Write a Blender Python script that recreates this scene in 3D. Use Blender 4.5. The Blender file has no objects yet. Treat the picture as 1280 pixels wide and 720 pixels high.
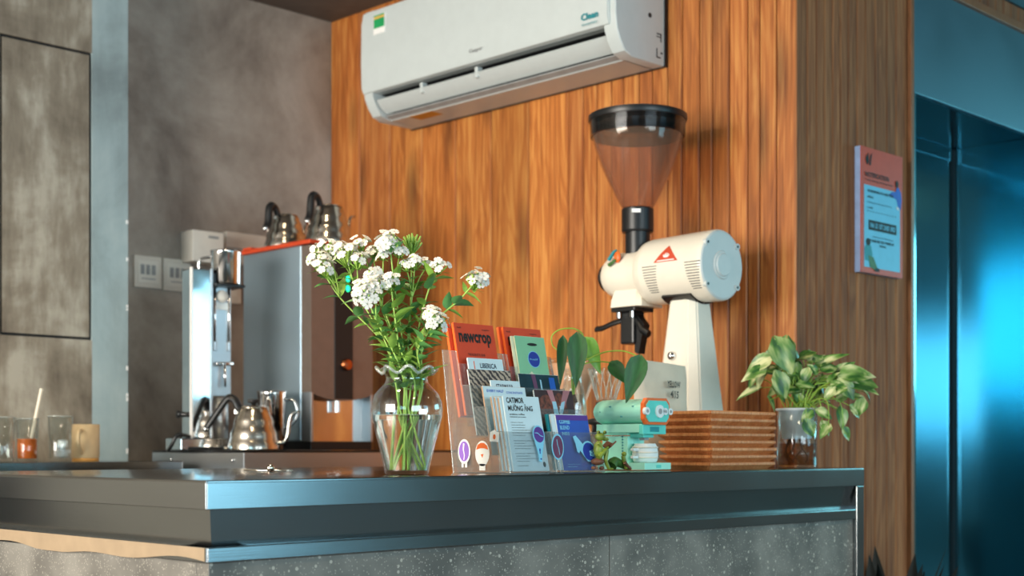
import bpy, bmesh, math, random
from mathutils import Vector, Matrix, Euler
random.seed(7)
S2 = math.sqrt(.5)
PI = math.pi
sc = bpy.context.scene
C = sc.collection

# ------------------------------------------------------------------ camera
EYE = 1.13
cam_d = bpy.data.cameras.new('camera'); cam = bpy.data.objects.new('camera', cam_d); C.objects.link(cam)
cam.location = (0, 0, EYE); cam.rotation_euler = (PI/2, 0, -PI/4)
cam_d.sensor_width = 36; cam_d.lens = 1715/1280*36; cam_d.shift_y = 200/1280
cam_d.clip_start = .05
cam_d.dof.use_dof = True; cam_d.dof.focus_distance = 2.85; cam_d.dof.aperture_fstop = 3.6
sc.camera = cam
# ------------------------------------------------------------------ exposure, world
sc.view_settings.view_transform = 'Standard'; sc.view_settings.look = 'None'
sc.view_settings.gamma = 1; sc.view_settings.use_curve_mapping = False
sc.view_settings.exposure = 0.0
sc.cycles.use_denoising = True
sc.cycles.max_bounces = 14; sc.cycles.transparent_max_bounces = 40; sc.cycles.transmission_bounces = 12
sc.cycles.sample_clamp_indirect = 6
wd = bpy.data.worlds.new('daylight'); sc.world = wd; wd.use_nodes = True
bg = wd.node_tree.nodes['Background']; bg.inputs[0].default_value = (.30, .52, .70, 1); bg.inputs[1].default_value = .30
# ------------------------------------------------------------------ daylight through the windows, added near fill, warm ceiling lamps
def area(name, loc, rot, sx, sy, power, col, spread=PI):
    l = bpy.data.lights.new(name, 'AREA'); l.shape = 'RECTANGLE'; l.size = sx; l.size_y = sy
    l.energy = power; l.color = col; l.spread = spread
    o = bpy.data.objects.new(name, l); o.location = loc; o.rotation_euler = rot; C.objects.link(o); return o
area('daylight_side_window', (-3.3, 2.55, 1.75), (0, -PI/2, 0), 1.9, 3.0, 430, (1.0, .94, .84))
area('daylight_blue_window', (-3.3, -1.9, 1.85), (0, -PI/2, 0), 1.1, 2.6, 40, (.45, .82, 1.0))
area('added_near_fill', (.8, -3.8, 1.7), (PI/2, 0, 0), 3.4, 1.8, 165, (.74, .92, 1.0))  # unseen fill light, added to brighten the faces turned to the near wall
area('daylight_shop_front', (4.6, -3.8, 1.5), (PI/2, 0, 0), 1.7, 2.0, 50, (.32, .74, .95))
area('daylight_entrance', (9.3, -.2, 2.12), (0, PI/2, 0), 1.1, 3.0, 85, (.30, .88, 1.0))
LAMPS = [(1.9, 3.0), (1.15, 2.25), (1.4, .3), (3.6, .6), (5.2, .4)]  # unseen ceiling lamps; counter corner and camera side ones added as fill

# ------------------------------------------------------------------ helpers: pixel -> place
def pd(px, py, d):
    x = (px-640)/1715; z = (560-py)/1715
    return Vector(((1+x)*S2*d, (1-x)*S2*d, EYE+z*d))
def onY(px, py, Y):
    x = (px-640)/1715; return pd(px, py, Y/((1-x)*S2))
def onX(px, py, X):
    x = (px-640)/1715; return pd(px, py, X/((1+x)*S2))
ZC = EYE-.0536            # counter top
ZB = EYE-.008             # bench top
def srgb(h):
    h = h.lstrip('#'); v = [int(h[i:i+2], 16)/255 for i in (0, 2, 4)]
    return tuple(((c/12.92) if c <= .04045 else ((c+.055)/1.055)**2.4) for c in v)
# ------------------------------------------------------------------ materials
def nt(name):
    m = bpy.data.materials.new(name); m.use_nodes = True
    return m, m.node_tree.nodes, m.node_tree.links, m.node_tree.nodes['Principled BSDF']
def mat(name, col, rough=.5, metal=0, var=.12, scale=25, bump=0, stretch=(1, 1, 1), spec=.5, coat=0, sss=0, trans=0, bscale=None):
    m, N, L, b = nt(name)
    c = srgb(col) if isinstance(col, str) else col
    tc = N.new('ShaderNodeTexCoord'); mp = N.new('ShaderNodeMapping'); mp.inputs['Scale'].default_value = stretch
    no = N.new('ShaderNodeTexNoise'); no.inputs['Scale'].default_value = scale; no.inputs['Detail'].default_value = 5
    L.new(tc.outputs['Object'], mp.inputs[0]); L.new(mp.outputs[0], no.inputs['Vector'])
    r = N.new('ShaderNodeValToRGB'); r.color_ramp.elements[0].position = .3; r.color_ramp.elements[1].position = .7
    r.color_ramp.elements[0].color = (*[x*(1-var) for x in c], 1)
    r.color_ramp.elements[1].color = (*[min(1, x*(1+var)) for x in c], 1)
    L.new(no.outputs[0], r.inputs[0]); L.new(r.outputs[0], b.inputs['Base Color'])
    b.inputs['Roughness'].default_value = rough; b.inputs['Metallic'].default_value = metal
    b.inputs['Specular IOR Level'].default_value = spec; b.inputs['Coat Weight'].default_value = coat
    if sss: b.inputs['Subsurface Weight'].default_value = sss; b.inputs['Subsurface Scale'].default_value = .01
    if trans: b.inputs['Transmission Weight'].default_value = trans
    if bump:
        bu = N.new('ShaderNodeBump'); bu.inputs['Strength'].default_value = bump; bu.inputs['Distance'].default_value = .004
        src = no
        if bscale:
            src = N.new('ShaderNodeTexNoise'); src.inputs['Scale'].default_value = bscale; L.new(mp.outputs[0], src.inputs['Vector'])
        L.new(src.outputs[0], bu.inputs['Height']); L.new(bu.outputs[0], b.inputs['Normal'])
    return m
def glass(name, tint=(1, 1, 1), ior=1.45, rough=.02, gain=1.0, milk=0.0, milkcol=(.9, .9, .9)):
    m, N, L, b = nt(name); N.remove(b); out = N['Material Output']
    t = N.new('ShaderNodeBsdfTransparent'); t.inputs[0].default_value = (*tint, 1)
    g = N.new('ShaderNodeBsdfGlossy'); g.inputs['Roughness'].default_value = rough; g.inputs[0].default_value = (.95, .98, 1, 1)
    lw = N.new('ShaderNodeLayerWeight'); lw.inputs[0].default_value = .5
    pw_ = N.new('ShaderNodeMath'); pw_.operation = 'POWER'; pw_.inputs[1].default_value = 4.0; L.new(lw.outputs['Facing'], pw_.inputs[0])
    f0 = ((ior-1)/(ior+1))**2
    f = N.new('ShaderNodeMath'); f.operation = 'MULTIPLY_ADD'; f.inputs[1].default_value = .75; f.inputs[2].default_value = f0; L.new(pw_.outputs[0], f.inputs[0])
    no = N.new('ShaderNodeTexNoise'); no.inputs['Scale'].default_value = 30
    bu = N.new('ShaderNodeBump'); bu.inputs['Strength'].default_value = .06; bu.inputs['Distance'].default_value = .003
    L.new(no.outputs[0], bu.inputs['Height']); L.new(bu.outputs[0], g.inputs['Normal'])
    ml = N.new('ShaderNodeMath'); ml.operation = 'MULTIPLY'; ml.inputs[1].default_value = gain; ml.use_clamp = True
    L.new(f.outputs[0], ml.inputs[0])
    mx = N.new('ShaderNodeMixShader'); L.new(ml.outputs[0], mx.inputs[0])
    src = t
    if milk:
        d = N.new('ShaderNodeBsdfDiffuse'); d.inputs[0].default_value = (*milkcol, 1)
        m2 = N.new('ShaderNodeMixShader'); m2.inputs[0].default_value = milk
        L.new(t.outputs[0], m2.inputs[1]); L.new(d.outputs[0], m2.inputs[2]); src = m2
    L.new(src.outputs[0], mx.inputs[1]); L.new(g.outputs[0], mx.inputs[2]); L.new(mx.outputs[0], out.inputs['Surface'])
    return m
def wood(name, dark, mid, light, knots=.5, gs=1.0, rough=.45):
    """planks: long grain along local z, each plank its own offset and tone (object colour)"""
    m, N, L, b = nt(name)
    tc = N.new('ShaderNodeTexCoord'); oi = N.new('ShaderNodeObjectInfo')
    off = N.new('ShaderNodeVectorMath'); off.operation = 'SCALE'; off.inputs[0].default_value = (37, 53, 71); L.new(oi.outputs['Random'], off.inputs['Scale'])
    ad = N.new('ShaderNodeVectorMath'); ad.operation = 'ADD'; L.new(tc.outputs['Object'], ad.inputs[0]); L.new(off.outputs[0], ad.inputs[1])
    def mp(s):
        q = N.new('ShaderNodeMapping'); q.inputs['Scale'].default_value = s; L.new(ad.outputs[0], q.inputs[0]); return q
    def noise(s, sc_, det=5, dist=0):
        n = N.new('ShaderNodeTexNoise'); n.inputs['Scale'].default_value = sc_; n.inputs['Detail'].default_value = det
        n.inputs['Distortion'].default_value = dist; L.new(mp(s).outputs[0], n.inputs['Vector']); return n
    big = noise((7*gs, 7*gs, .9*gs), 1.6, 3, .6)
    fine = noise((60*gs, 60*gs, 1.6*gs), 2.2, 6, .3)
    # growth rings: sine of a stretched field
    mu = N.new('ShaderNodeMath'); mu.operation = 'MULTIPLY'; mu.inputs[1].default_value = 46; L.new(big.outputs[0], mu.inputs[0])
    sn = N.new('ShaderNodeMath'); sn.operation = 'SINE'; L.new(mu.outputs[0], sn.inputs[0])
    a = N.new('ShaderNodeMath'); a.operation = 'MULTIPLY_ADD'; a.inputs[1].default_value = .085; L.new(sn.outputs[0], a.inputs[0]); L.new(fine.outputs[0], a.inputs[2])
    patch = noise((5*gs, 5*gs, 1.1*gs), 1.0, 3, 1.2)
    a2 = N.new('ShaderNodeMath'); a2.operation = 'MULTIPLY_ADD'; a2.inputs[1].default_value = .55; L.new(patch.outputs[0], a2.inputs[0]); L.new(a.outputs[0], a2.inputs[2])
    r = N.new('ShaderNodeValToRGB'); e = r.color_ramp.elements
    e[0].position = .44; e[0].color = (*srgb(dark), 1); e[1].position = 1.08; e[1].color = (*srgb(light), 1)
    x = e.new(.76); x.color = (*srgb(mid), 1)
    L.new(a2.outputs[0], r.inputs[0])
    vo = N.new('ShaderNodeTexVoronoi'); vo.inputs['Scale'].default_value = 1.0; vo.feature = 'F1'; L.new(mp((6*gs, 6*gs, 1.7*gs)).outputs[0], vo.inputs['Vector'])
    kn = N.new('ShaderNodeMapRange'); kn.inputs[1].default_value = .06; kn.inputs[2].default_value = .30; kn.inputs[3].default_value = 1-knots; kn.inputs[4].default_value = 1.0
    L.new(vo.outputs['Distance'], kn.inputs[0])
    m1 = N.new('ShaderNodeMix'); m1.data_type = 'RGBA'; m1.blend_type = 'MULTIPLY'; m1.inputs[0].default_value = 1
    L.new(r.outputs[0], m1.inputs[6]); L.new(oi.outputs['Color'], m1.inputs[7])
    m2 = N.new('ShaderNodeMix'); m2.data_type = 'RGBA'; m2.blend_type = 'MULTIPLY'; m2.inputs[0].default_value = 1
    L.new(m1.outputs[2], m2.inputs[6]); L.new(kn.outputs[0], m2.inputs[7]); L.new(m2.outputs[2], b.inputs['Base Color'])
    b.inputs['Roughness'].default_value = rough
    bu = N.new('ShaderNodeBump'); bu.inputs['Strength'].default_value = .25; bu.inputs['Distance'].default_value = .002
    L.new(fine.outputs[0], bu.inputs['Height']); L.new(bu.outputs[0], b.inputs['Normal'])
    return m
def concrete(name, c0, c1, c2, streak=(1, 1, .35), scale=2.2, blotch=.5):
    m, N, L, b = nt(name)
    tc = N.new('ShaderNodeTexCoord')
    def noise(s, k, det=8, dist=0):
        q = N.new('ShaderNodeMapping'); q.inputs['Scale'].default_value = s; L.new(tc.outputs['Object'], q.inputs[0])
        n = N.new('ShaderNodeTexNoise'); n.inputs['Scale'].default_value = k; n.inputs['Detail'].default_value = det; n.inputs['Distortion'].default_value = dist
        n.inputs['Roughness'].default_value = .62
        L.new(q.outputs[0], n.inputs['Vector']); return n
    n1 = noise((1, 1, 1), scale, 8, .5); n2 = noise(streak, scale*5, 6)
    a = N.new('ShaderNodeMath'); a.operation = 'MULTIPLY_ADD'; a.inputs[1].default_value = blotch; L.new(n2.outputs[0], a.inputs[0]); L.new(n1.outputs[0], a.inputs[2])
    r = N.new('ShaderNodeValToRGB'); e = r.color_ramp.elements
    e[0].position = .32+.36*blotch; e[0].color = (*srgb(c0), 1); e[1].position = .70+.55*blotch; e[1].color = (*srgb(c2), 1); q = e.new(.5+.48*blotch); q.color = (*srgb(c1), 1)
    L.new(a.outputs[0], r.inputs[0]); L.new(r.outputs[0], b.inputs['Base Color']); b.inputs['Roughness'].default_value = .7
    bu = N.new('ShaderNodeBump'); bu.inputs['Strength'].default_value = .2; bu.inputs['Distance'].default_value = .004
    L.new(n2.outputs[0], bu.inputs['Height']); L.new(bu.outputs[0], b.inputs['Normal'])
    return m
def steel(name, col, rough, stretch=(1, 1, 60), bump=.05, wave=0, wscale=1.5, wst=(1, 1, 1)):
    m, N, L, b = nt(name)
    tc = N.new('ShaderNodeTexCoord'); mp = N.new('ShaderNodeMapping'); mp.inputs['Scale'].default_value = stretch; L.new(tc.outputs['Object'], mp.inputs[0])
    no = N.new('ShaderNodeTexNoise'); no.inputs['Scale'].default_value = 8; no.inputs['Detail'].default_value = 6; L.new(mp.outputs[0], no.inputs['Vector'])
    sm = N.new('ShaderNodeTexNoise'); sm.inputs['Scale'].default_value = 3.0; sm.inputs['Detail'].default_value = 4; L.new(tc.outputs['Object'], sm.inputs['Vector'])
    mr = N.new('ShaderNodeMapRange'); mr.inputs[3].default_value = rough*.75; mr.inputs[4].default_value = rough*1.3; L.new(sm.outputs[0], mr.inputs[0])
    L.new(mr.outputs[0], b.inputs['Roughness'])
    b.inputs['Base Color'].default_value = (*srgb(col), 1); b.inputs['Metallic'].default_value = 1
    bu = N.new('ShaderNodeBump'); bu.inputs['Strength'].default_value = bump; bu.inputs['Distance'].default_value = .002; L.new(no.outputs[0], bu.inputs['Height'])
    last = bu
    if wave:
        wn = N.new('ShaderNodeTexNoise'); wn.inputs['Scale'].default_value = wscale; wn.inputs['Detail'].default_value = 1; wm = N.new('ShaderNodeMapping'); wm.inputs['Scale'].default_value = wst; L.new(tc.outputs['Object'], wm.inputs[0]); L.new(wm.outputs[0], wn.inputs['Vector'])
        b2 = N.new('ShaderNodeBump'); b2.inputs['Strength'].default_value = 1; b2.inputs['Distance'].default_value = wave
        L.new(wn.outputs[0], b2.inputs['Height']); L.new(bu.outputs[0], b2.inputs['Normal']); last = b2
    L.new(last.outputs[0], b.inputs['Normal'])
    return m
def terrazzo(name):
    m, N, L, b = nt(name)
    tc = N.new('ShaderNodeTexCoord')
    v = N.new('ShaderNodeTexVoronoi'); v.inputs['Scale'].default_value = 260; L.new(tc.outputs['Object'], v.inputs['Vector'])
    v2 = N.new('ShaderNodeTexVoronoi'); v2.inputs['Scale'].default_value = 120; L.new(tc.outputs['Object'], v2.inputs['Vector'])
    no = N.new('ShaderNodeTexNoise'); no.inputs['Scale'].default_value = 7; no.inputs['Detail'].default_value = 7; L.new(tc.outputs['Object'], no.inputs['Vector'])
    r = N.new('ShaderNodeValToRGB'); e = r.color_ramp.elements
    e[0].position = .35; e[0].color = (*srgb('#5d5a55'), 1); e[1].position = .7; e[1].color = (*srgb('#8d8981'), 1); L.new(no.outputs[0], r.inputs[0])
    def chip(vv, th):
        sp = N.new('ShaderNodeSeparateColor'); L.new(vv.outputs['Color'], sp.inputs[0])
        q = N.new('ShaderNodeMath'); q.operation = 'GREATER_THAN'; q.inputs[1].default_value = th; L.new(sp.outputs[0], q.inputs[0])
        w = N.new('ShaderNodeMath'); w.operation = 'LESS_THAN'; w.inputs[1].default_value = .42; L.new(vv.outputs['Distance'], w.inputs[0])
        u = N.new('ShaderNodeMath'); u.operation = 'MULTIPLY'; L.new(q.outputs[0], u.inputs[0]); L.new(w.outputs[0], u.inputs[1]); return u
    prev = r
    for vv, th, cc in ((v, .80, '#9c978d'), (v2, .93, '#b4aea2')):
        mx = N.new('ShaderNodeMix'); mx.data_type = 'RGBA'; L.new(chip(vv, th).outputs[0], mx.inputs[0])
        L.new(prev.outputs[0] if prev is r else prev.outputs[2], mx.inputs[6]); mx.inputs[7].default_value = (*srgb(cc), 1); prev = mx
    L.new(prev.outputs[2], b.inputs['Base Color']); b.inputs['Roughness'].default_value = .45
    return m
def variegated(name, g0, g1, cream, amount):
    m, N, L, b = nt(name)
    tc = N.new('ShaderNodeTexCoord'); oi = N.new('ShaderNodeObjectInfo')
    mp = N.new('ShaderNodeMapping'); mp.inputs['Scale'].default_value = (60, 16, 40); L.new(tc.outputs['Object'], mp.inputs[0])
    off = N.new('ShaderNodeVectorMath'); off.operation = 'SCALE'; off.inputs[0].default_value = (11, 17, 23); L.new(oi.outputs['Random'], off.inputs['Scale'])
    L.new(off.outputs[0], mp.inputs['Location'])
    no = N.new('ShaderNodeTexNoise'); no.inputs['Scale'].default_value = 1.0; no.inputs['Detail'].default_value = 2; L.new(mp.outputs[0], no.inputs['Vector'])
    r = N.new('ShaderNodeValToRGB'); e = r.color_ramp.elements
    e[0].position = .38; e[0].color = (*srgb(g0), 1); e[1].position = .62+.3*(1-amount); e[1].color = (*srgb(cream), 1); q = e.new(.5); q.color = (*srgb(g1), 1)
    L.new(no.outputs[0], r.inputs[0]); L.new(r.outputs[0], b.inputs['Base Color']); b.inputs['Roughness'].default_value = .35
    return m
def emis(name, col, s):
    m, N, L, b = nt(name); b.inputs['Base Color'].default_value = (*srgb(col), 1)
    b.inputs['Emission Color'].default_value = (*srgb(col), 1); b.inputs['Emission Strength'].default_value = s; return m
def stripes(name, c0, c1, sc_=60):
    m, N, L, b = nt(name)
    tc = N.new('ShaderNodeTexCoord'); ch = N.new('ShaderNodeTexWave'); ch.wave_type = 'BANDS'; ch.bands_direction = 'DIAGONAL'
    ch.inputs['Scale'].default_value = sc_; ch.inputs['Distortion'].default_value = 4; ch.inputs['Detail'].default_value = 3; ch.inputs['Detail Scale'].default_value = 3
    L.new(tc.outputs['Object'], ch.inputs['Vector'])
    r = N.new('ShaderNodeValToRGB'); e = r.color_ramp.elements; e[0].position = .35; e[1].position = .6
    e[0].color = (*srgb(c0), 1); e[1].color = (*srgb(c1), 1); L.new(ch.outputs[0], r.inputs[0]); L.new(r.outputs[0], b.inputs['Base Color']); b.inputs['Roughness'].default_value = .5
    return m

MT = {}
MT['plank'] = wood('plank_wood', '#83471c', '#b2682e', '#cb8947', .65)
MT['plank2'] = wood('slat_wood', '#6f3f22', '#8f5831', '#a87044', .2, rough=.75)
MT['traywood'] = wood('tray_wood', '#b06430', '#d0824a', '#e0a069', .1, 2.5)
MT['concrete'] = concrete('wall_concrete', '#736860', '#9e9489', '#bcb4aa', (1, 1, .8), 2.0, .35)
MT['pillar'] = concrete('pillar_concrete', '#5c4f42', '#8d8272', '#b2aa9b', (1, 1, .22), 3.0, .7)
MT['skim'] = concrete('pillar_skim_coat', '#7d8a8c', '#9fb1b4', '#b6c4c4', (1, 1, .2), 2.0, .5)
MT['ceil'] = concrete('ceiling_concrete', '#4c4743', '#5d5751', '#6b655f')
MT['floor'] = concrete('floor_concrete', '#4f4d4b', '#63605d', '#74706c')
MT['darkwall'] = mat('groove_dark', '#2a1a10', .9)
MT['plainwall'] = mat('plain_plaster', '#8d8a84', .8)
MT['steel'] = steel('counter_steel', '#9a9ea0', .20, (1, 1, 50), .04, .0012, 3)
MT['steel_top'] = steel('counter_top_steel', '#8c8c8c', .16, (1, 1, 1), .03, .0006, 2)
MT['lift'] = steel('lift_steel', '#7fb9c8', .11, (40, 40, 1), .02, .006, 1.0, wst=(1.3, 1.3, .9))  # cyan of the reflected daylight is tinted into the steel colour
MT['liftdark'] = mat('lift_gap', '#10181c', .6)
MT['mirror'] = steel('polished_steel', '#d8d8d8', .08, (1, 1, 1), .02, .002, 6)
MT['brush'] = steel('brushed_steel', '#c3c8cc', .38, (30, 30, 1), .05, .001, 5)
MT['boiler'] = steel('boiler_steel', '#cbe0ee', .40, (30, 30, 1), .05, .001, 5)  # bluish tint in the colour stands for a bright reflected window
MT['kettle'] = steel('kettle_steel', '#cfc8bd', .18, (1, 1, 20), .03)
MT['terrazzo'] = terrazzo('terrazzo')
MT['tape'] = mat('cream_tape', '#9d876c', .6, var=.08)
MT['white'] = mat('white_plastic', '#c6cdcc', .35, var=.02)
MT['white2'] = mat('white_plastic_warm', '#e6e1d6', .45, var=.03)
MT['acgap'] = mat('ac_dark_inside', '#17191b', .6)
MT['acgrey'] = mat('ac_grey', '#9a9c9c', .5)
MT['cream'] = mat('cream_enamel', '#ece4d4', .28, var=.02)
MT['skylitcap'] = mat('skylit_end_cap', '#cfd4d2', .4, var=.02)  # end cap's cool grey from dim sky light is put into its colour
MT['black'] = mat('black_plastic', '#17181a', .35)
MT['blackm'] = mat('black_matte', '#0f1011', .7)
MT['hopper'] = glass('smoked_hopper', (.90, .79, .70), 1.45, .05, .9, .10, (.50, .34, .25))
MT['lidtint'] = glass('dark_lid', (.42, .43, .45), 1.5, .04, 1.2)
MT['glass'] = glass('clear_glass', (.95, .97, .965), 1.48, .02, 1.5)
MT['acrylic'] = glass('clear_acrylic', (.93, .95, .955), 1.46, .06, 1.6, .05, (.75, .85, .9))
MT['water'] = glass('clear_water', (.95, .96, .95), 1.33, .01, 1.0, .05, (.75, .70, .6))
m_, N_, L_, b_ = nt('vase_water'); b_.inputs['Transmission Weight'].default_value = 1; b_.inputs['IOR'].default_value = 1.33; b_.inputs['Roughness'].default_value = 0; b_.inputs['Base Color'].default_value = (.97, .98, .96, 1)
MT['realwater'] = m_
MT['amber'] = glass('amber_water', (.75, .50, .30), 1.33, .02, 1.0, .1, (.5, .25, .1))
MT['rim'] = glass('milky_rim', (.9, .92, .9), 1.5, .03, 2.0, .22, (.85, .87, .84))
MT['red'] = mat('red_cover', '#d4441f', .55, var=.05)
MT['redside'] = mat('orange_spine', '#f26a1c', .5, var=.05)
MT['ink'] = mat('black_ink', '#15120f', .6)
MT['navyink'] = mat('navy_ink', '#1d2f45', .6)
MT['paper'] = mat('pale_blue_paper', '#cfe3ea', .6, var=.03)
MT['paper2'] = mat('white_paper', '#e3ebec', .6, var=.03)
MT['kraft'] = mat('kraft_edge', '#c99f80', .6, var=.15, scale=60, stretch=(40, 40, 1))
MT['mintpaper'] = mat('mint_card', '#86c39a', .55, var=.04)
MT['creamedge'] = mat('cream_card_edge', '#dfe0c0', .6)
MT['navycard'] = mat('dark_teal_photo', '#14323c', .35, var=.6, scale=18)
MT['bluecard'] = mat('blue_card', '#2c50b0', .4, var=.35, scale=9)
MT['bluestrip'] = mat('blue_strip', '#1d5fc0', .4)
MT['purplestrip'] = mat('purple_strip', '#69405f', .4)
MT['cherry'] = mat('coffee_cherries', '#6b3526', .45, var=.8, scale=120)
MT['brownphoto'] = mat('dark_brown_photo', '#40262a', .4, var=.4, scale=30)
MT['skin'] = mat('gloved_arm', '#b1747a', .5)
MT['glove'] = mat('pale_glove', '#9fcbe0', .5)
MT['pattern'] = stripes('woven_bean_pattern', '#3c3033', '#b8a390', 40)
MT['purple'] = mat('purple_sticker', '#5a2f8e', .4, var=.05)
MT['plum'] = mat('plum_sticker', '#6a2450', .4, var=.05)
MT['skyblue'] = mat('sky_sticker', '#86cdea', .45, var=.03)
MT['navy'] = mat('navy_sticker', '#243a9c', .4, var=.05)
MT['stickwhite'] = mat('sticker_white', '#f1efec', .5, var=.02)
MT['lilac'] = mat('lilac_sticker', '#8f63c4', .45, var=.04)
MT['orange'] = mat('orange_plastic', '#ea6a24', .4, var=.04)
MT['mint'] = mat('mint_bricks', '#a6efdc', .35, var=.03)
MT['mint2'] = mat('mint_bricks_deep', '#62d4c8', .35, var=.03)
MT['leafgreen'] = mat('flower_leaf', '#8bb24d', .5, var=.3, scale=40)
MT['leafdeep'] = mat('flower_leaf_deep', '#5a9150', .5, var=.3, scale=40)
MT['stemgreen'] = mat('flower_stem', '#a3c65c', .5, var=.2, scale=40)
MT['petal'] = mat('white_petal', '#dfdbd2', .6, var=.02, sss=.1)
MT['petalc'] = mat('petal_throat', '#e6e3b0', .6)
MT['vine'] = mat('vine_leaf', '#205a26', .5, var=.35, scale=30, stretch=(3, 1, 1))
MT['vinelight'] = mat('vine_leaf_light', '#6fa338', .4, var=.25, scale=30)
MT['vinestem'] = mat('vine_stem', '#8fae3c', .5, var=.2)
MT['pothos'] = variegated('pothos_leaf', '#2f5f2a', '#6c9546', '#dcdea6', .85)
MT['pothos2'] = variegated('pothos_leaf_dark', '#2a5426', '#5a8339', '#c6cc8a', .65)
MT['root'] = mat('brown_root', '#4a2a18', .8)
MT['netpot'] = mat('white_net_pot', '#cfd6da', .5, var=.03)
MT['soil'] = mat('soil', '#3a2a1c', .9)
MT['frog'] = mat('frog_green', '#76862e', .4, var=.35, scale=60)
MT['frogb'] = mat('figurine_brown', '#6b4430', .5, var=.3, scale=60)
MT['frogdark'] = mat('figurine_leaf', '#3f6a2c', .5, var=.3, scale=60)
MT['bag'] = mat('paper_bag', '#ddd0ba', .7, var=.08, scale=14, bump=.5, bscale=22)
MT['bagbeige'] = mat('bag_window', '#c7b28c', .7)
MT['signred'] = mat('sign_orange', '#c8482a', .5, var=.05)
MT['signblue'] = mat('sign_blue', '#6fc3e2', .5, var=.04)
MT['signedge'] = mat('sign_edge', '#9db4dc', .4)
MT['teal'] = mat('teal_ink', '#1c8a94', .5)
MT['bluep'] = mat('blue_print', '#2a5bc0', .5)
MT['mug'] = mat('mug_clay', '#d0b48c', .5, var=.06)
MT['mugfoot'] = mat('mug_foot', '#c98f45', .5)
MT['drink'] = mat('orange_drink', '#d2691e', .35, var=.15)
MT['ice'] = glass('ice', (.9, .93, .94), 1.31, .1, 1.5, .15)
MT['straw'] = mat('white_straw', '#e8dcc8', .5, var=.02)
MT['silicone'] = mat('orange_mat', '#c4431c', .5, var=.08)
MT['brownmetal'] = mat('taupe_metal', '#8a7a70', .35, .6, var=.05)
MT['copper'] = steel('copper_knob', '#b87048', .25, (1, 1, 1), .02)
MT['led'] = emis('green_led', '#1fe3a0', 2.2)
MT['acgreen'] = mat('energy_green', '#1f9a58', .5)
MT['acyellow'] = mat('energy_yellow', '#e3b45a', .5)
MT['warn'] = mat('warning_yellow', '#c98a2a', .5)
MT['switch'] = mat('switch_white', '#ddd6ca', .45, var=.03)
MT['darkplant'] = mat('dark_leaf', '#0c1614', .6, var=.3)
MT['trimwood'] = mat('trim_wood', '#8a5a38', .45, var=.2, scale=20, stretch=(6, 6, 1))
MT['portal'] = steel('portal_steel', '#6f8c9a', .45, (1, 60, 1), .04)
MT['lampglow'] = emis('lamp_glow', '#ffe0b0', 12)

# ------------------------------------------------------------------ mesh helpers
def NB(): return bmesh.new()
def box(bm, x0, x1, y0, y1, z0, z1, bev=0, seg=2):
    r = bmesh.ops.create_cube(bm, size=1, matrix=Matrix.Translation(((x0+x1)/2, (y0+y1)/2, (z0+z1)/2)) @ Matrix.Diagonal((abs(x1-x0), abs(y1-y0), abs(z1-z0), 1)))
    if bev:
        es = list({e for v in r['verts'] for e in v.link_edges})
        bmesh.ops.bevel(bm, geom=es, offset=bev, segments=seg, profile=.6, affect='EDGES')
    return bm
def prism(bm, pts, axis, a, b):
    """extrude a 2-D outline along an axis: axis x -> pts (y,z); y -> (x,z); z -> (x,y)"""
    def P(p, t): return {'x': (t, p[0], p[1]), 'y': (p[0], t, p[1]), 'z': (p[0], p[1], t)}[axis]
    A = [bm.verts.new(P(p, a)) for p in pts]; B = [bm.verts.new(P(p, b)) for p in pts]
    n = len(pts); bm.faces.new(A); bm.faces.new(B[::-1])
    for i in range(n): bm.faces.new((A[i], B[i], B[(i+1) % n], A[(i+1) % n]))
    bmesh.ops.recalc_face_normals(bm, faces=bm.faces[:]); return bm
def lathe(bm, prof, n=32, M=Matrix(), cap0=True, cap1=True, ruffle=None):
    rings = []
    for k, (r, z) in enumerate(prof):
        ring = []
        for i in range(n):
            a = 2*PI*i/n; rr, zz = r, z
            if ruffle: rr, zz = ruffle(k, a, r, z)
            ring.append(bm.verts.new(M @ Vector((rr*math.cos(a), rr*math.sin(a), zz))))
        rings.append(ring)
    for A, B in zip(rings, rings[1:]):
        for i in range(n): bm.faces.new((A[i], A[(i+1) % n], B[(i+1) % n], B[i]))
    if cap0 and prof[0][0] > 1e-6: bm.faces.new(rings[0][::-1])
    if cap1 and prof[-1][0] > 1e-6: bm.faces.new(rings[-1])
    return bm
def frame(p, d):
    d = d.normalized(); u = d.orthogonal().normalized(); v = d.cross(u)
    return Matrix(((u.x, v.x, d.x, p.x), (u.y, v.y, d.y, p.y), (u.z, v.z, d.z, p.z), (0, 0, 0, 1)))
def cyl(bm, p0, p1, r0, r1=None, n=20):
    p0, p1 = Vector(p0), Vector(p1); r1 = r0 if r1 is None else r1
    return lathe(bm, [(r0, 0), (r1, (p1-p0).length)], n, frame(p0, p1-p0))
def smooth_path(pts, k=6):
    pts = [Vector(p) for p in pts]; out = []
    n = len(pts)
    for i in range(n-1):
        p0 = pts[max(i-1, 0)]; p1 = pts[i]; p2 = pts[i+1]; p3 = pts[min(i+2, n-1)]
        for j in range(k):
            t = j/k
            out.append(.5*((2*p1)+(p2-p0)*t+(2*p0-5*p1+4*p2-p3)*t*t+(3*p1-p0-3*p2+p3)*t**3))
    out.append(pts[-1]); return out
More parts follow.
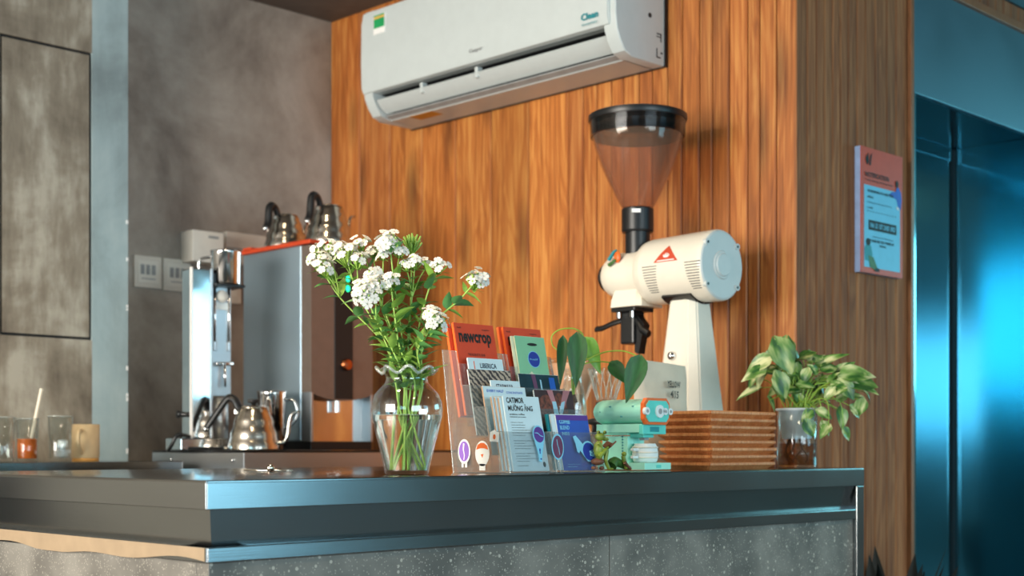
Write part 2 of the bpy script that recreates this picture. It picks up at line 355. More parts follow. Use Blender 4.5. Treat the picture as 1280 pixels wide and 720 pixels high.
def tube(bm, pts, r, n=8, r1=None, flat=1):
    pts = [Vector(p) for p in pts]; rings = []; m = len(pts); u = None
    for i, p in enumerate(pts):
        d = (pts[min(i+1, m-1)]-pts[max(i-1, 0)]).normalized()
        u = d.orthogonal().normalized() if u is None else (u-d*u.dot(d)).normalized()
        v = d.cross(u); rr = r if r1 is None else r+(r1-r)*i/(m-1)
        rings.append([bm.verts.new(p+(u*math.cos(2*PI*k/n)*flat+v*math.sin(2*PI*k/n))*rr) for k in range(n)])
    lay = bm.faces.layers.int.get('round') or bm.faces.layers.int.new('round')
    rings = [[v_ for v_ in g_] for g_ in rings]
    for A, B in zip(rings, rings[1:]):
        for i in range(n): bm.faces.new((A[i], A[(i+1) % n], B[(i+1) % n], B[i]))[lay] = 1
    bm.faces.new(rings[0][::-1]); bm.faces.new(rings[-1]); return bm
def ball(bm, c, r, sx=1, sy=1, sz=1, n=14, M=Matrix()):
    lay = bm.faces.layers.int.get('round') or bm.faces.layers.int.new('round'); r_ = bmesh.ops.create_uvsphere(bm, u_segments=n, v_segments=max(6, n//2+2), radius=r, matrix=Matrix.Translation(c) @ M @ Matrix.Diagonal((sx, sy, sz, 1)))
    for v_ in r_['verts']:
        for f_ in v_.link_faces: f_[lay] = 1
    return bm
def rounded(w, h, r, n=5, x0=0, z0=0):
    pts = []
    for cx, cz, a0 in ((x0+w-r, z0+r, -PI/2), (x0+w-r, z0+h-r, 0), (x0+r, z0+h-r, PI/2), (x0+r, z0+r, PI)):
        for i in range(n+1):
            a = a0+PI/2*i/n; pts.append((cx+r*math.cos(a), cz+r*math.sin(a)))
    return pts
def ellipse(cx, cz, rx, rz, n=28): return [(cx+rx*math.cos(2*PI*i/n), cz+rz*math.sin(2*PI*i/n)) for i in range(n)]
def leafmesh(name, L, W, bend=.25, fold=.25, seg=7, tip=1.0, heart=0, shape='oval'):
    """a leaf blade along +y from the origin, face up +z"""
    bm = NB(); rows = []
    for i in range(seg+1):
        t = i/seg
        w = W*math.sin(PI*t**(.62 if shape == 'oval' else .75))**(.85)*(1-.25*t*tip)
        if i == 0: w = W*.06
        if i == seg: w = W*.015
        y = L*t; z = -bend*L*t*t
        back = -heart*W*max(0, 1-t*4)
        rows.append([bm.verts.new((s*w, y+(back if s else 0), z+abs(s)*w*fold)) for s in (-1, -.5, 0, .5, 1)])
    lay = bm.faces.layers.int.new('round')
    for A, B in zip(rows, rows[1:]):
        for j in range(4): bm.faces.new((A[j], A[j+1], B[j+1], B[j]))[lay] = 1
    return mesh(name, bm)
def mesh(name, bm, smooth=True, ang=28):
    if smooth:
        lay = bm.faces.layers.int.get('round'); th = math.radians(ang); th2 = math.radians(75)
        for f in bm.faces: f.smooth = True
        for e in bm.edges:
            lf = e.link_faces
            if len(lf) == 2:
                t = th2 if lay and lf[0][lay] and lf[1][lay] else th
                an = e.calc_face_angle(0); ok = an < t
                if ok and t == th and an > .14:
                    a0, a1 = lf[0].calc_area(), lf[1].calc_area()
                    if max(a0, a1) > 5*min(a0, a1): ok = False
                e.smooth = ok
    me = bpy.data.meshes.new(name); bm.to_mesh(me); bm.free()
    return me
def base(p): return p.matrix_basis.translation if p else Vector()
# ------------------------------------------------------------------ object helpers
def tag(o, label=None, cat=None, group=None, kind=None):
    if label: o['label'] = label
    if cat: o['category'] = cat
    if group: o['group'] = group
    if kind: o['kind'] = kind
    return o
def thing(name, label, cat, loc=(0, 0, 0), rotz=0, group=None):
    o = bpy.data.objects.new(name, None); C.objects.link(o); o.empty_display_size = .05
    o.location = loc; o.rotation_euler = (0, 0, rotz); return tag(o, label, cat, group)
def obj(name, bm, m, parent=None, loc=None, rot=None, ang=40, label=None, smooth=True):
    ang = min(ang, 28)
    me = bm if isinstance(bm, bpy.types.Mesh) else mesh(name, bm, smooth, ang)
    o = bpy.data.objects.new(name, me); C.objects.link(o)
    if isinstance(m, str): m = MT[m]
    if not me.materials: me.materials.append(m)
    o.parent = parent
    if loc is not None: o.location = loc
    if rot is not None: o.rotation_euler = rot
    if label: o['label'] = label
    return o
def wpart(name, bm, m, root, parent=None, **k):
    """a part whose shape was built in world coordinates under an unrotated root"""
    bmesh.ops.translate(bm, verts=bm.verts[:], vec=-root.location)
    return obj(name, bm, m, parent or root, **k)
def at_base(name, bm, m, loc, label, cat, group=None, kind=None, **k):
    """a one-mesh thing built in world coordinates, its origin moved to its base"""
    bmesh.ops.translate(bm, verts=bm.verts[:], vec=-Vector(loc))
    return tag(obj(name, bm, m, None, loc=loc, **k), label, cat, group, kind)
def struct(name, bm, m, **k):
    return tag(obj(name, bm, m, **k), kind='structure')
def lettering(s, m, parent, loc, rot, w, h, bold=0.0, th=.0003, name='lettering', align='L'):
    cu = bpy.data.curves.new('t', 'FONT'); cu.body = s; cu.size = 1; cu.offset = bold; cu.resolution_u = 2
    t = bpy.data.objects.new('t', cu); C.objects.link(t)
    bpy.context.view_layer.update()
    me = bpy.data.meshes.new_from_object(t.evaluated_get(bpy.context.evaluated_depsgraph_get()))
    bpy.data.objects.remove(t); bpy.data.curves.remove(cu)
    if not len(me.vertices): return None
    xs = [v.co.x for v in me.vertices]; ys = [v.co.y for v in me.vertices]
    sx = w/max(1e-6, max(xs)-min(xs)); sy = h/max(1e-6, max(ys)-min(ys))
    for v in me.vertices:
        v.co.x = (v.co.x-min(xs))*sx; v.co.y = (v.co.y-min(ys))*sy; v.co.z = th
    me.name = name; me.materials.clear()
    return obj(name, me, m, parent, loc, rot)
FRONT = (PI/2, 0, 0)              # text facing -y
SIDE = (PI/2, 0, -PI/2)           # text facing -x
def decal(name, pts, m, parent, loc, rot=FRONT, th=.0004, label=None):
    bm = prism(NB(), pts, 'z', 0, th); return obj(name, bm, m, parent, loc, rot, smooth=False, label=label)
def copy_tree(o, parent=None):
    c = o.copy(); C.objects.link(c); c.parent = parent
    for ch in o.children: copy_tree(ch, c)
    return c

# ================================================================== THE SETTING
XW = 3.40; YE = 2.234; YB = 4.437; ZCEIL = 2.85; YP = 4.25
XP = onY(160, 400, YP).x
struct('floor', box(NB(), -3.6, 9.6, -4.1, 4.7, -.1, 0), 'floor')
struct('ceiling', box(NB(), -3.6, 9.6, -4.1, 4.7, ZCEIL, ZCEIL+.12), 'ceil')
struct('wall_back', box(NB(), XP-.3, XW+.25, YB, YB+.15, 0, ZCEIL), 'concrete')
# concrete pillar: face, recessed access panel, paler skim-coated strip at its corner
pl = struct('wall_pillar', box(NB(), -3.5, XP-.001, YP+.012, YB+.2, 0, ZCEIL), 'pillar')
pA, pB = onY(3, 45, YP), onY(112, 65, YP); zt = pA.z; zb = onY(2, 415, YP).z
xs0, xs1 = pA.x, pB.x
bm = NB(); box(bm, -3.5, xs0-.009, YP, YP+.012, 0, ZCEIL); obj('plaster_face', bm, 'pillar', pl)
bm = NB(); box(bm, xs0-.009, xs1+.009, YP, YP+.012, zt+.009, ZCEIL); obj('plaster_face', bm, 'pillar', pl)
bm = NB(); box(bm, xs0-.009, xs1+.009, YP, YP+.012, 0, zb-.009); obj('plaster_face', bm, 'pillar', pl)
bm = NB(); box(bm, xs0, xs1, YP+.002, YP+.012, zb, zt, .002); obj('access_panel', bm, 'pillar', pl)
bm = NB(); box(bm, xs0-.009, xs1+.009, YP+.0095, YP+.0125, zb-.009, zt+.009); obj('panel_joint', bm, 'blackm', pl)
bm = NB(); box(bm, xs1+.009, XP, YP, YP+.012, 0, ZCEIL); obj('skim_strip', bm, 'skim', pl)
bm = NB()
random.seed(3)
for i in range(8):
    z = random.uniform(1.1, 1.9); box(bm, XP-.007, XP+.001, YP-.001, YP+.004, z, z+random.uniform(.006, .02), .001)
obj('corner_chips', bm, 'stickwhite', pl)
# wood wall behind the grinder: vertical planks
wr = struct('wall_right', box(NB(), XW+.016, XW+.2, YE+.03, YB+.1, 0, ZCEIL), 'darkwall')
def plank(par, x0, x1, y0, y1, z0, z1, m, col, along):
    bm = NB()
    if along == 'y': box(bm, 0, x1-x0, -(y1-y0)/2+.0013, (y1-y0)/2-.0013, 0, z1-z0, .004, 1)
    else: box(bm, -(x1-x0)/2+.0016, (x1-x0)/2-.0016, 0, y1-y0, 0, z1-z0, .004, 1)
    loc = (x0, (y0+y1)/2, z0) if along == 'y' else ((x0+x1)/2, y0, z0)
    o = obj('plank', bm, m, par, loc); o.color = (*col, 1); return o
y = YE; widths = [.069, .059, .043, .067, .063, .049, .067, .058, .062, .055, .066, .05, .064, .06, .068]
i = 0; random.seed(11)
tones = {0: 1.0, 1: 1.02, 2: .98}
while y < YB-.005:
    w = widths[i] if i < len(widths) else .186
    if i >= len(widths): pass
    y1 = min(y+w, YB)
    t = random.uniform(.88, 1.08)
    if i == len(widths): t = 1.22
    if i == len(widths)+1: t = .88
    if i == len(widths)+2: t = 1.0
    plank(wr, XW, XW+.016, y, y1, 0, ZCEIL, 'plank', (t, t*random.uniform(.96, 1.03), t*random.uniform(.9, 1.05)), 'y')
    y = y1; i += 1
# wall beside the lift: narrow boards, turned 90 degrees
XJ = onY(1138, 300, YE).x
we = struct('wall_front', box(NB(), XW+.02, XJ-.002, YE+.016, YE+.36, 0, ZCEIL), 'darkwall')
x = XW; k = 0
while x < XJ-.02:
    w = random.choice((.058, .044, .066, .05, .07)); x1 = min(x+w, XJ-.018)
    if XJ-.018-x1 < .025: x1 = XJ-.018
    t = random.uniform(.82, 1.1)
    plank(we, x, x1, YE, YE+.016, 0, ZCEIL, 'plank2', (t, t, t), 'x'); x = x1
# lift portal: stainless header, deep reveal, doors, wood trim round it
XR = 4.987; ZH = EYE+1.159; ZT = EYE+1.52; YD = 2.565
struct('trim_1', box(NB(), XJ-.016, XJ+.004, YE-.012, YE+.05, 0, ZT+.02, .002), 'trimwood')
struct('trim_2', box(NB(), XJ+.004, 6.4, YE-.014, YE+.03, ZT, ZT+.028, .002), 'trimwood')
wl = struct('wall_lift', box(NB(), XJ+.004, 6.4, YE+.02, YE+.36, ZH+.004, ZCEIL), 'darkwall')
obj('header_panel', box(NB(), XJ+.004, 6.4, YE, YE+.02, ZH, ZT, .002), 'portal', wl)
xx = XJ+.004
while xx < 6.3:
    t = random.uniform(.7, .95); plank(wl, xx, xx+.06, YE, YE+.018, ZT+.028, EYE+1.612, 'plank2', (t, t, t), 'x'); xx += .06
obj('bulkhead', box(NB(), XJ+.004, 6.4, YE-.002, YE+.02, EYE+1.614, ZCEIL), 'portal', wl)
d1 = struct('door_1', box(NB(), XJ+.03, XR+.02, YD+.03, YD+.12, 0, ZH), 'liftdark')
obj('soffit', box(NB(), XJ+.004, XR, YE+.02, YD+.03, ZH, ZH+.004), 'lift', d1)
obj('lift_door_panel', box(NB(), XJ+.03, XR-.50, YD, YD+.03, 0, ZH-.05, .002), 'lift', d1)
obj('lift_door_panel', box(NB(), XR-.494, XR-.018, YD-.012, YD+.03, 0, ZH-.05, .002), 'lift', d1)
obj('door_head', box(NB(), XJ+.03, XR-.012, YD-.016, YD+.03, ZH-.05, ZH-.001, .001), 'lift', d1)
obj('jamb', box(NB(), XJ+.0045, XJ+.03, YE-.004, YD+.03, 0, ZH, .002), 'lift', d1)
obj('jamb', box(NB(), XR, XR+.06, YE-.004, YD+.05, 0, ZH, .002), 'lift', d1)
obj('joint_gap', box(NB(), XR-.034, XR-.0145, YD-.020, YD+.02, 0, ZH-.004), 'liftdark', d1)
obj('corner_post', box(NB(), XR-.014, XR-.001, YD-.035, YD+.02, 0, ZH-.004, .002), 'lift', d1)
struct('wall_beyond', box(NB(), XR+.06, 9.5, YE+.02, YE+.2, 0, ZH), 'portal')
# the rest of the room, behind the camera: windows in the far walls
def wall_with_window(name, axis, c, t, a0, a1, openings):
    bm = NB()
    def seg(u0, u1, z0, z1):
        if u1-u0 < .01 or z1-z0 < .01: return
        if axis == 'x': box(bm, min(c, c+t), max(c, c+t), u0, u1, z0, z1)
        else: box(bm, u0, u1, min(c, c+t), max(c, c+t), z0, z1)
    u = a0
    for (o0, o1, z0, z1) in openings:
        seg(u, o0, 0, ZCEIL); seg(o0, o1, 0, z0); seg(o0, o1, z1, ZCEIL); u = o1
    seg(u, a1, 0, ZCEIL)
    return struct(name, bm, 'plainwall')
wall_with_window('wall_left', 'x', -3.4, -.12, -4.0, 4.6, [(-3.2, -.6, 1.3, 2.4), (1.05, 4.05, .8, 2.7)])
wall_with_window('wall_near', 'y', -3.9, -.12, -3.5, 9.5, [(-.9, 2.5, .8, 2.6), (3.75, 5.45, .5, 2.5)])  # first opening made for the added near fill light
wall_with_window('wall_far_right', 'x', 9.4, .12, -4.0, 2.3, [(-1.7, 1.3, 1.57, 2.67)])
nl = 0
for (lx, ly) in LAMPS:
    t = thing('ceiling_lamp', ['round warm downlight in the ceiling above the bench', 'added round warm fill downlight above the counter corner', 'added round warm fill downlight near the entrance side', 'added round warm fill downlight before the slatted wall', 'round warm downlight in the ceiling before the lift'][nl], 'lamp', (lx, ly, ZCEIL), 0, 'ceiling downlights'); nl += 1
    obj('housing', lathe(NB(), [(.075, -.03), (.08, -.03), (.08, 0), (.0, 0)], 28, cap0=False), 'white', t)
    obj('diffuser', lathe(NB(), [(.0, -.022), (.075, -.022)], 28, cap0=False, cap1=False), 'lampglow', t)
    l = bpy.data.lights.new('lamp_light', 'SPOT'); l.energy = 70 if nl == 2 else 38; l.color = (1, .78, .5); l.spot_size = 2.3; l.spot_blend = .8; l.shadow_soft_size = .07
    lo = bpy.data.objects.new('lamp_light', l); C.objects.link(lo); lo.parent = t; lo.location = (0, 0, -.05)

# ================================================================== COUNTER
CX0, CX1, CY0, CY1 = 1.248, 3.318, 1.963, 3.10
ct = thing('countertop', 'long stainless steel worktop with folded edge and grooved fascia', 'countertop', (CX0, CY0, 0))
bm = NB(); box(bm, CX0, CX1, CY0, CY1, ZC-.049, ZC, .0035, 3); wpart('top', bm, 'steel_top', ct)
bm = NB(); box(bm, CX0+.0005, CX1-.0005, CY0-.0012, CY0+.004, ZC-.0485, ZC-.004, .001); wpart('front_fascia', bm, 'steel', ct)
bm = NB(); box(bm, CX0-.0012, CX0+.004, CY0+.0005, CY1, ZC-.0485, ZC-.004, .001); wpart('side_fascia', bm, 'steel', ct)
# grooved recess under the fascia, slightly sloping
bm = NB(); a_ = []
ra = [bm.verts.new(p_) for p_ in ((CX0+.018, CY0+.018, ZC-.049), (CX1-.036, CY0+.018, ZC-.049), (CX1-.036, CY1-.02, ZC-.049), (CX0+.018, CY1-.02, ZC-.049))]
rb = [bm.verts.new(p_) for p_ in ((CX0+.026, CY0+.026, ZC-.113), (CX1-.036, CY0+.026, ZC-.113), (CX1-.036, CY1-.02, ZC-.113), (CX0+.026, CY1-.02, ZC-.113))]
for i_ in range(4): bm.faces.new((ra[i_], rb[i_], rb[(i_+1) % 4], ra[(i_+1) % 4]))
bm.faces.new(ra); bm.faces.new(rb[::-1]); bmesh.ops.recalc_face_normals(bm, faces=bm.faces[:]); wpart('recess', bm, 'steel', ct)
bm = NB(); box(bm, CX0+.004, CX1-.036, CY0+.002, CY0+.09, ZC-.138, ZC-.112, .002); wpart('front_ledge', bm, 'steel', ct)
bm = NB(); box(bm, CX0+.002, CX0+.09, CY0+.004, CY1-.02, ZC-.138, ZC-.112, .002); wpart('side_ledge', bm, 'steel', ct)
bm = NB(); box(bm, CX1-.036, CX1, CY0, CY0+.06, 0, ZC-.049, .002); wpart('end_post', bm, 'steel', ct)
bm = prism(NB(), [(CY0+.004, ZC-.05), (CY0+.03, ZC-.05), (CY0+.03, ZC-.111)], 'x', CX1-.05, CX1-.045); wpart('end_gusset', bm, 'steel', ct)
cb = thing('counter_base', 'grey terrazzo clad bar counter base under the steel worktop', 'counter', (CX0, CY0, 0))
bm = NB(); box(bm, CX0+.05, CX1-.04, CY0+.05, CY1-.04, 0, ZC-.14); wpart('core', bm, 'blackm', cb)
JX = onY(762, 690, CY0+.012).x
for (a, b_) in ((CX0+.012, JX-.0012), (JX+.0012, CX1-.037)):
    bm = NB(); box(bm, a, b_, CY0+.012, CY0+.05, .06, ZC-.139, .0015); wpart('terrazzo_panel', bm, 'terrazzo', cb)
bm = NB(); box(bm, CX0+.012, CX0+.05, CY0+.0505, CY1-.05, .06, ZC-.139, .0015); wpart('terrazzo_panel', bm, 'terrazzo', cb)
bm = NB(); box(bm, CX0+.04, CX1-.04, CY0+.045, CY1-.05, 0, .06); wpart('plinth', bm, 'blackm', cb)
# strip of cream tape, peeling along its lower edge
bm = NB(); random.seed(5); n = 40; top_, bot = [], []
for i in range(n+1):
    yy = CY0+.006+(CY1-.04-CY0)*i/n; w = .004*math.sin(i*.55)+.005*math.sin(i*.21+1)
    top_.append((yy, ZC-.1125)); bot.append((yy, ZC-.139+max(-.006, w)))
prism(bm, top_+bot[::-1], 'x', CX0-.0005, CX0+.0015)
at_base('masking_tape', bm, 'tape', (CX0, CY0+.006, ZC-.139), 'cream tape strip stuck along the short side of the counter', 'tape')

# ================================================================== AIR CONDITIONER
AY0, AY1, AZ = 2.712, 3.925, EYE+1.200
ac = thing('air_conditioner', 'white wall mounted split air conditioner above the wood planks', 'air conditioner', (XW, AY0, AZ))
def U(u): return XW-u
full = [(0, 0), (.165, 0), (.20, .012), (.222, .04), (.238, .073), (.245, .12), (.245, .36), (.235, .387), (.20, .399), (0, .399)]
notch = [(0, 0), (.150, 0), (.158, .006), (.125, .045), (.150, .085), (.22, .088), (.225, .12), (.225, .36), (.215, .385), (.19, .392), (0, .392)]
bm = prism(NB(), [(U(u), AZ+z) for u, z in notch], 'y', AY0+.045, AY1-.045); wpart('body', bm, 'white', ac)
for a, b_ in ((AY0, AY0+.05), (AY1-.05, AY1)):
    bm = prism(NB(), [(U(u), AZ+z) for u, z in full], 'y', a, b_)
    es = [e for e in bm.edges if all(abs(v.co.y-(a if a == AY0 else b_)) < 1e-5 for v in e.verts)]
    bmesh.ops.bevel(bm, geom=es, offset=.006, segments=3, profile=.6, affect='EDGES')
    wpart('side_casing', bm, 'white', ac)
fp = [(.228, .086), (.246, .09), (.254, .11), (.256, .20), (.254, .34), (.245, .380), (.232, .380), (.238, .2)]
bm = prism(NB(), [(U(u), AZ+z) for u, z in fp], 'y', AY0+.022, AY1-.004); bmesh.ops.bevel(bm, geom=[e for e in bm.edges if abs(e.verts[0].co.y-e.verts[1].co.y) < 1e-6 and (abs(e.verts[0].co.y-AY0-.022) < 1e-5)], offset=.004, segments=2, affect='EDGES')
fpn = wpart('front_panel', bm, 'white', ac)
bm = prism(NB(), [(U(u), AZ+z) for u, z in [(.128, .046), (.151, .083), (.20, .086), (.19, .084), (.157, .08), (.136, .046), (.16, .008), (.156, .007)]], 'y', AY0+.051, AY1-.051); wpart('air_outlet', bm, 'acgap', ac)
bm = prism(NB(), [(U(u), AZ+z) for u, z in [(.178, .020), (.205, .036), (.226, .060), (.223, .064), (.202, .041), (.177, .025)]], 'y', AY0+.056, AY1-.056); lv = wpart('louver', bm, 'white', ac)
bm = prism(NB(), [(U(u), AZ+z) for u, z in [(.160, .003), (.182, .010), (.181, .014), (.159, .008)]], 'y', AY0+.056, AY1-.056); wpart('louver', bm, 'acgrey', ac)
for yy in (3.34, 3.62):
    bm = NB(); box(bm, U(.224), U(.20), yy, yy+.014, AZ+.045, AZ+.082, .002); wpart('louver_arm', bm, 'white', ac)
bm = NB(); box(bm, U(.150), U(.09), 3.66, 3.78, AZ-.0008, AZ+.001); wpart('warning_label', bm, 'warn', ac)
def acdec(nm, px0, py0, px1, py1, m, th=.001):
    a = onX(px0, py0, U(.257)); b_ = onX(px1, py1, U(.257)); bm = NB(); box(bm, U(.2575), U(.25), min(a.y, b_.y), max(a.y, b_.y), min(a.z, b_.z), max(a.z, b_.z)); return wpart(nm, bm, m, ac)
acdec('energy_label', 467, 44, 481, 15, 'stickwhite'); 
a = onX(467, 44, U(.257)); b_ = onX(481, 15, U(.257))
for f0, f1, m in ((.30, .78, 'acgreen'), (.78, .90, 'acyellow'), (.90, .98, 'acgreen')):
    bm = NB(); box(bm, U(.258), U(.2572), min(a.y, b_.y)+.002, max(a.y, b_.y)-.002, a.z+(b_.z-a.z)*f0, a.z+(b_.z-a.z)*f1); wpart('energy_label_print', bm, m, ac)
def actext(s, px, py, w, h, m, bold=.02):
    p = onX(px, py, U(.258)); lettering(s, m, ac, p-ac.location, SIDE, w, h, bold)
actext('Casper', 586, 68, .066, .016, 'acgrey'); actext('Clean', 726, 27, .07, .022, 'teal', .03); actext('inverter', 727, 33.5, .065, .009, 'teal', 0)
p = (U(.12), AY0, AZ)
bm = NB(); cyl(bm, (U(.082), AY0-.001, AZ+.145), (U(.082), AY0+.003, AZ+.145), .008, n=16); wpart('screw_hole', bm, 'acgap', ac)
for (u0, u1, z0, z1) in ((.028, .048, .094, .098), (.026, .030, .072, .098), (.03, .05, .085, .088), (.03, .05, .02, .024), (.046, .05, .02, .05), (.02, .03, .035, .04)):
    bm = NB(); box(bm, U(u1), U(u0), AY0-.001, AY0+.003, AZ+z0, AZ+z1); wpart('clip_slot', bm, 'acgap', ac)
for k in range(4):
    bm = NB(); box(bm, U(.125), U(.097), AY0-.001, AY0+.002, AZ+.205+k*.012, AZ+.213+k*.012); wpart('rating_label', bm, 'acgap' if k % 2 == 0 else 'acgrey', ac)
bm = NB(); box(bm, XW-.012, XW+.0, AY0-.004, AY1+.004, AZ-.002, AZ+.36); wpart('back_plate', bm, 'black', ac)

# ================================================================== COFFEE GRINDER
GX, GY = 3.13, 2.4125
g = thing('coffee_grinder', 'tall cream coffee grinder with smoked hopper in front of the planks', 'coffee grinder', (GX, GY, ZC))
GZ = EYE+.512; Y0, Y1, Y2 = 2.298, 2.555, 2.705
def octo(a, ch): return [(a, -a+ch), (a, a-ch), (a-ch, a), (-a+ch, a), (-a, a-ch), (-a, -a+ch), (-a+ch, -a), (a-ch, -a)]
def loft(bm, secs):
    R = [[bm.verts.new((x+cx, y+cy, z)) for x, y in pts] for pts, cx, cy, z in secs]
    for A, B in zip(R, R[1:]):
        n = len(A)
        for i in range(n): bm.faces.new((A[i], A[(i+1) % n], B[(i+1) % n], B[i]))
    bm.faces.new(R[0][::-1]); bm.faces.new(R[-1]); return bm
bm = loft(NB(), [(octo(.105, .03), GX, GY, ZC), (octo(.105, .03), GX, GY, ZC+.02), (octo(.093, .032), GX, GY, ZC+.035), (octo(.046, .018), GX, GY, GZ-.075)])
bmesh.ops.bevel(bm, geom=[e for e in bm.edges if abs(e.verts[0].co.z-e.verts[1].co.z) > .02], offset=.004, segments=2, affect='EDGES')
wpart('column', bm, 'cream', g, ang=25)
AX = Matrix.Translation((GX, 0, GZ)) @ Matrix.Rotation(-PI/2, 4, 'X')       # local z -> +y
bm = lathe(NB(), [(.098, Y0+.004), (.1005, Y0+.010), (.1005, Y0+.02), (.0955, Y1-.03), (.092, Y1-.012), (.084, Y1), (.074, Y1+.004), (.0, Y1+.004)], 56, AX); wpart('motor_housing', bm, 'cream', g, ang=35)
bm = lathe(NB(), [(.0, Y0-.007), (.030, Y0-.007), (.0335, Y0-.004), (.0335, Y0-.0035), (.038, Y0-.0035), (.041, Y0), (.092, Y0), (.0965, Y0+.002), (.098, Y0+.006)], 56, AX, cap0=False); wpart('end_cap', bm, 'skylitcap', g, ang=35)
for ang in (140, 220, 320, 40):
    a = math.radians(ang); bm = NB(); c = Vector((GX+math.cos(a)*.090, Y0, GZ+math.sin(a)*.090))
    prism(bm, ellipse(c.x, c.z, .011, .009, 14), 'y', Y0-.003, Y0+.012)
    sp = wpart('cap_clip', bm, 'skylitcap', g); bm = NB(); cyl(bm, c+Vector((0, -.0042, 0)), c, .004, n=10); wpart('screw', bm, 'black', g, parent=sp)
bm = lathe(NB(), [(.070, Y1-.005), (.070, Y1+.06), (.069, Y2-.04), (.060, Y2-.012), (.052, Y2), (.0, Y2)], 44, AX, cap0=False)
wpart('burr_housing', bm, 'cream', g, ang=35)
bm = loft(NB(), [([(x*1.0, y) for x, y in octo(.060, .012)], GX, Y1+.055, GZ-.098), ([(x, y) for x, y in octo(.058, .012)], GX, Y1+.055, GZ-.075), ([(x*.85, y*.92) for x, y in octo(.052, .012)], GX, Y1+.055, GZ-.03)])
wpart('burr_saddle', bm, 'cream', g, ang=30)
bm = lathe(NB(), [(.026, Y2-.004), (.040, Y2+.001), (.041, Y2+.006), (.041, Y2+.020), (.036, Y2+.025), (.0, Y2+.025)], 30, AX); wpart('adjust_knob', bm, 'black', g)
# saddle gasket between column and barrel
bm = NB()
for k in range(24):
    a0, a1 = [math.radians(-128+76*q/24) for q in (k, k+1)]
    R0, R1 = .0962, .1045; P = []
    for yy in (GY-.052, GY+.052):
        for a, R in ((a0, R0), (a1, R0), (a1, R1), (a0, R1)):
            P.append(bm.verts.new((GX+R*math.cos(a), yy, GZ+R*math.sin(a))))
    for f in ((0, 1, 2, 3), (7, 6, 5, 4), (0, 4, 5, 1), (3, 2, 6, 7), (1, 5, 6, 2), (0, 3, 7, 4)): bm.faces.new([P[i] for i in f])
bmesh.ops.remove_doubles(bm, verts=bm.verts[:], dist=1e-5); bmesh.ops.recalc_face_normals(bm, faces=bm.faces[:])
wpart('saddle_gasket', bm, 'black', g)
def onbarrel(y, s, lift=.0012, R=None):
    """point on the barrel side facing the camera; s = arc length above the axis"""
    R = .1005-.005*(y-Y0-.02)/(Y1-.03-Y0-.02); a = s/R; return Vector((GX-(R+lift)*math.cos(a), y, GZ+(R+lift)*math.sin(a)))
def barrel_patch(nm, rows, m, lift=.0012, parent=None):
    """rows: (s, y0, y1)"""
    bm = NB(); V = []
    for s, a, b_ in rows: V.append((bm.verts.new(onbarrel(a, s, lift)), bm.verts.new(onbarrel(b_, s, lift)), bm.verts.new(onbarrel(b_, s, lift-.003)), bm.verts.new(onbarrel(a, s, lift-.003))))
    for A, B in zip(V, V[1:]):
        for i in range(4): bm.faces.new((A[i], A[(i+1) % 4], B[(i+1) % 4], B[i]))
    bm.faces.new(V[0]); bm.faces.new(V[-1][::-1]); bmesh.ops.recalc_face_normals(bm, faces=bm.faces[:])
    return wpart(nm, bm, m, g, parent=parent)
ty = 2.4226; tw = .043; s0, s1 = .012, .062
rows = [(s0+(s1-s0)*t/8, ty-tw*(1-t/8)-.0005, ty+tw*(1-t/8)+.0005) for t in range(9)]
em = barrel_patch('emblem', rows, 'signred')
for yy, w, lo, hi in ((ty-.009, .002, .029, .034), (ty-.003, .002, .029, .038), (ty+.003, .002, .029, .038), (ty+.009, .002, .029, .034)):
    barrel_patch('emblem_crown', [(lo, yy-w, yy+w), ((lo+hi)/2, yy-w, yy+w), (hi, yy-w*.3, yy+w*.3)], 'stickwhite', .0018, parent=em)
barrel_patch('emblem_crown', [(.024, ty-.006, ty+.006), (.0292, ty-.011, ty+.011)], 'stickwhite', .0018, parent=em)
barrel_patch('emblem_band', [(.0145, ty-.032, ty+.032), (.0175, ty-.030, ty+.030)], 'stickwhite', .0018, parent=em)
for yc in (2.482, 2.328):
    for k in range(11):
        s = .002-k*.0078; dy = .027
        barrel_patch('vent_slot', [(s, yc-dy+.0012*k, yc+dy-.0012*k), (s+.0022, yc-dy+.0012*k, yc+dy-.0012*k)], 'black', .0004)
# hopper
HY = 2.605; zc0, zc1, zc2 = EYE+.612, EYE+.640, EYE+.704; ZL = EYE+.985
def LZ(prof, x=GX, y=HY): return lathe(NB(), prof, 48, Matrix.Translation((x, y, 0)), cap0=False, cap1=False)
wpart('neck', lathe(NB(), [(.0, GZ+.05), (.037, GZ+.05), (.037, zc1), (.034, zc1+.004)], 36, Matrix.Translation((GX, HY, 0))), 'black', g)
cl = wpart('hopper_collar', lathe(NB(), [(.034, zc1-.004), (.045, zc1-.004), (.0475, zc1+.002), (.0475, zc2), (.044, zc2+.004), (.03, zc2+.004)], 40, Matrix.Translation((GX, HY, 0))), 'black', g)
bm = NB(); pw = pd(789, 268.5, 0.1); 
ww = Vector((-S2, -S2, 0)); pc = Vector((GX, HY, zc2-.010))+ww*.0478+Vector((-S2, S2, 0))*-.0
for q in (bm,):
    M_ = Matrix.Translation(pc+Vector((-.006, .006, 0))) @ Matrix.Rotation(-PI/4, 4, 'Z') @ Matrix.Diagonal((.026, .0024, .011, 1)); bmesh.ops.create_cube(q, size=1, matrix=M_)
wpart('collar_sticker', bm, 'stickwhite', g, parent=cl)
hp = [(.040, zc2), (.050, zc2+.010), (.066, zc2+.04), (.088, zc2+.085), (.108, zc2+.13), (.124, zc2+.175), (.134, zc2+.21), (.139, zc2+.245)]
bm = lathe(NB(), hp+[(r-.003, z) for r, z in hp[::-1]], 56, Matrix.Translation((GX, HY, 0)), cap0=False, cap1=False); wpart('hopper', bm, 'hopper', g)
zt_ = zc2+.245
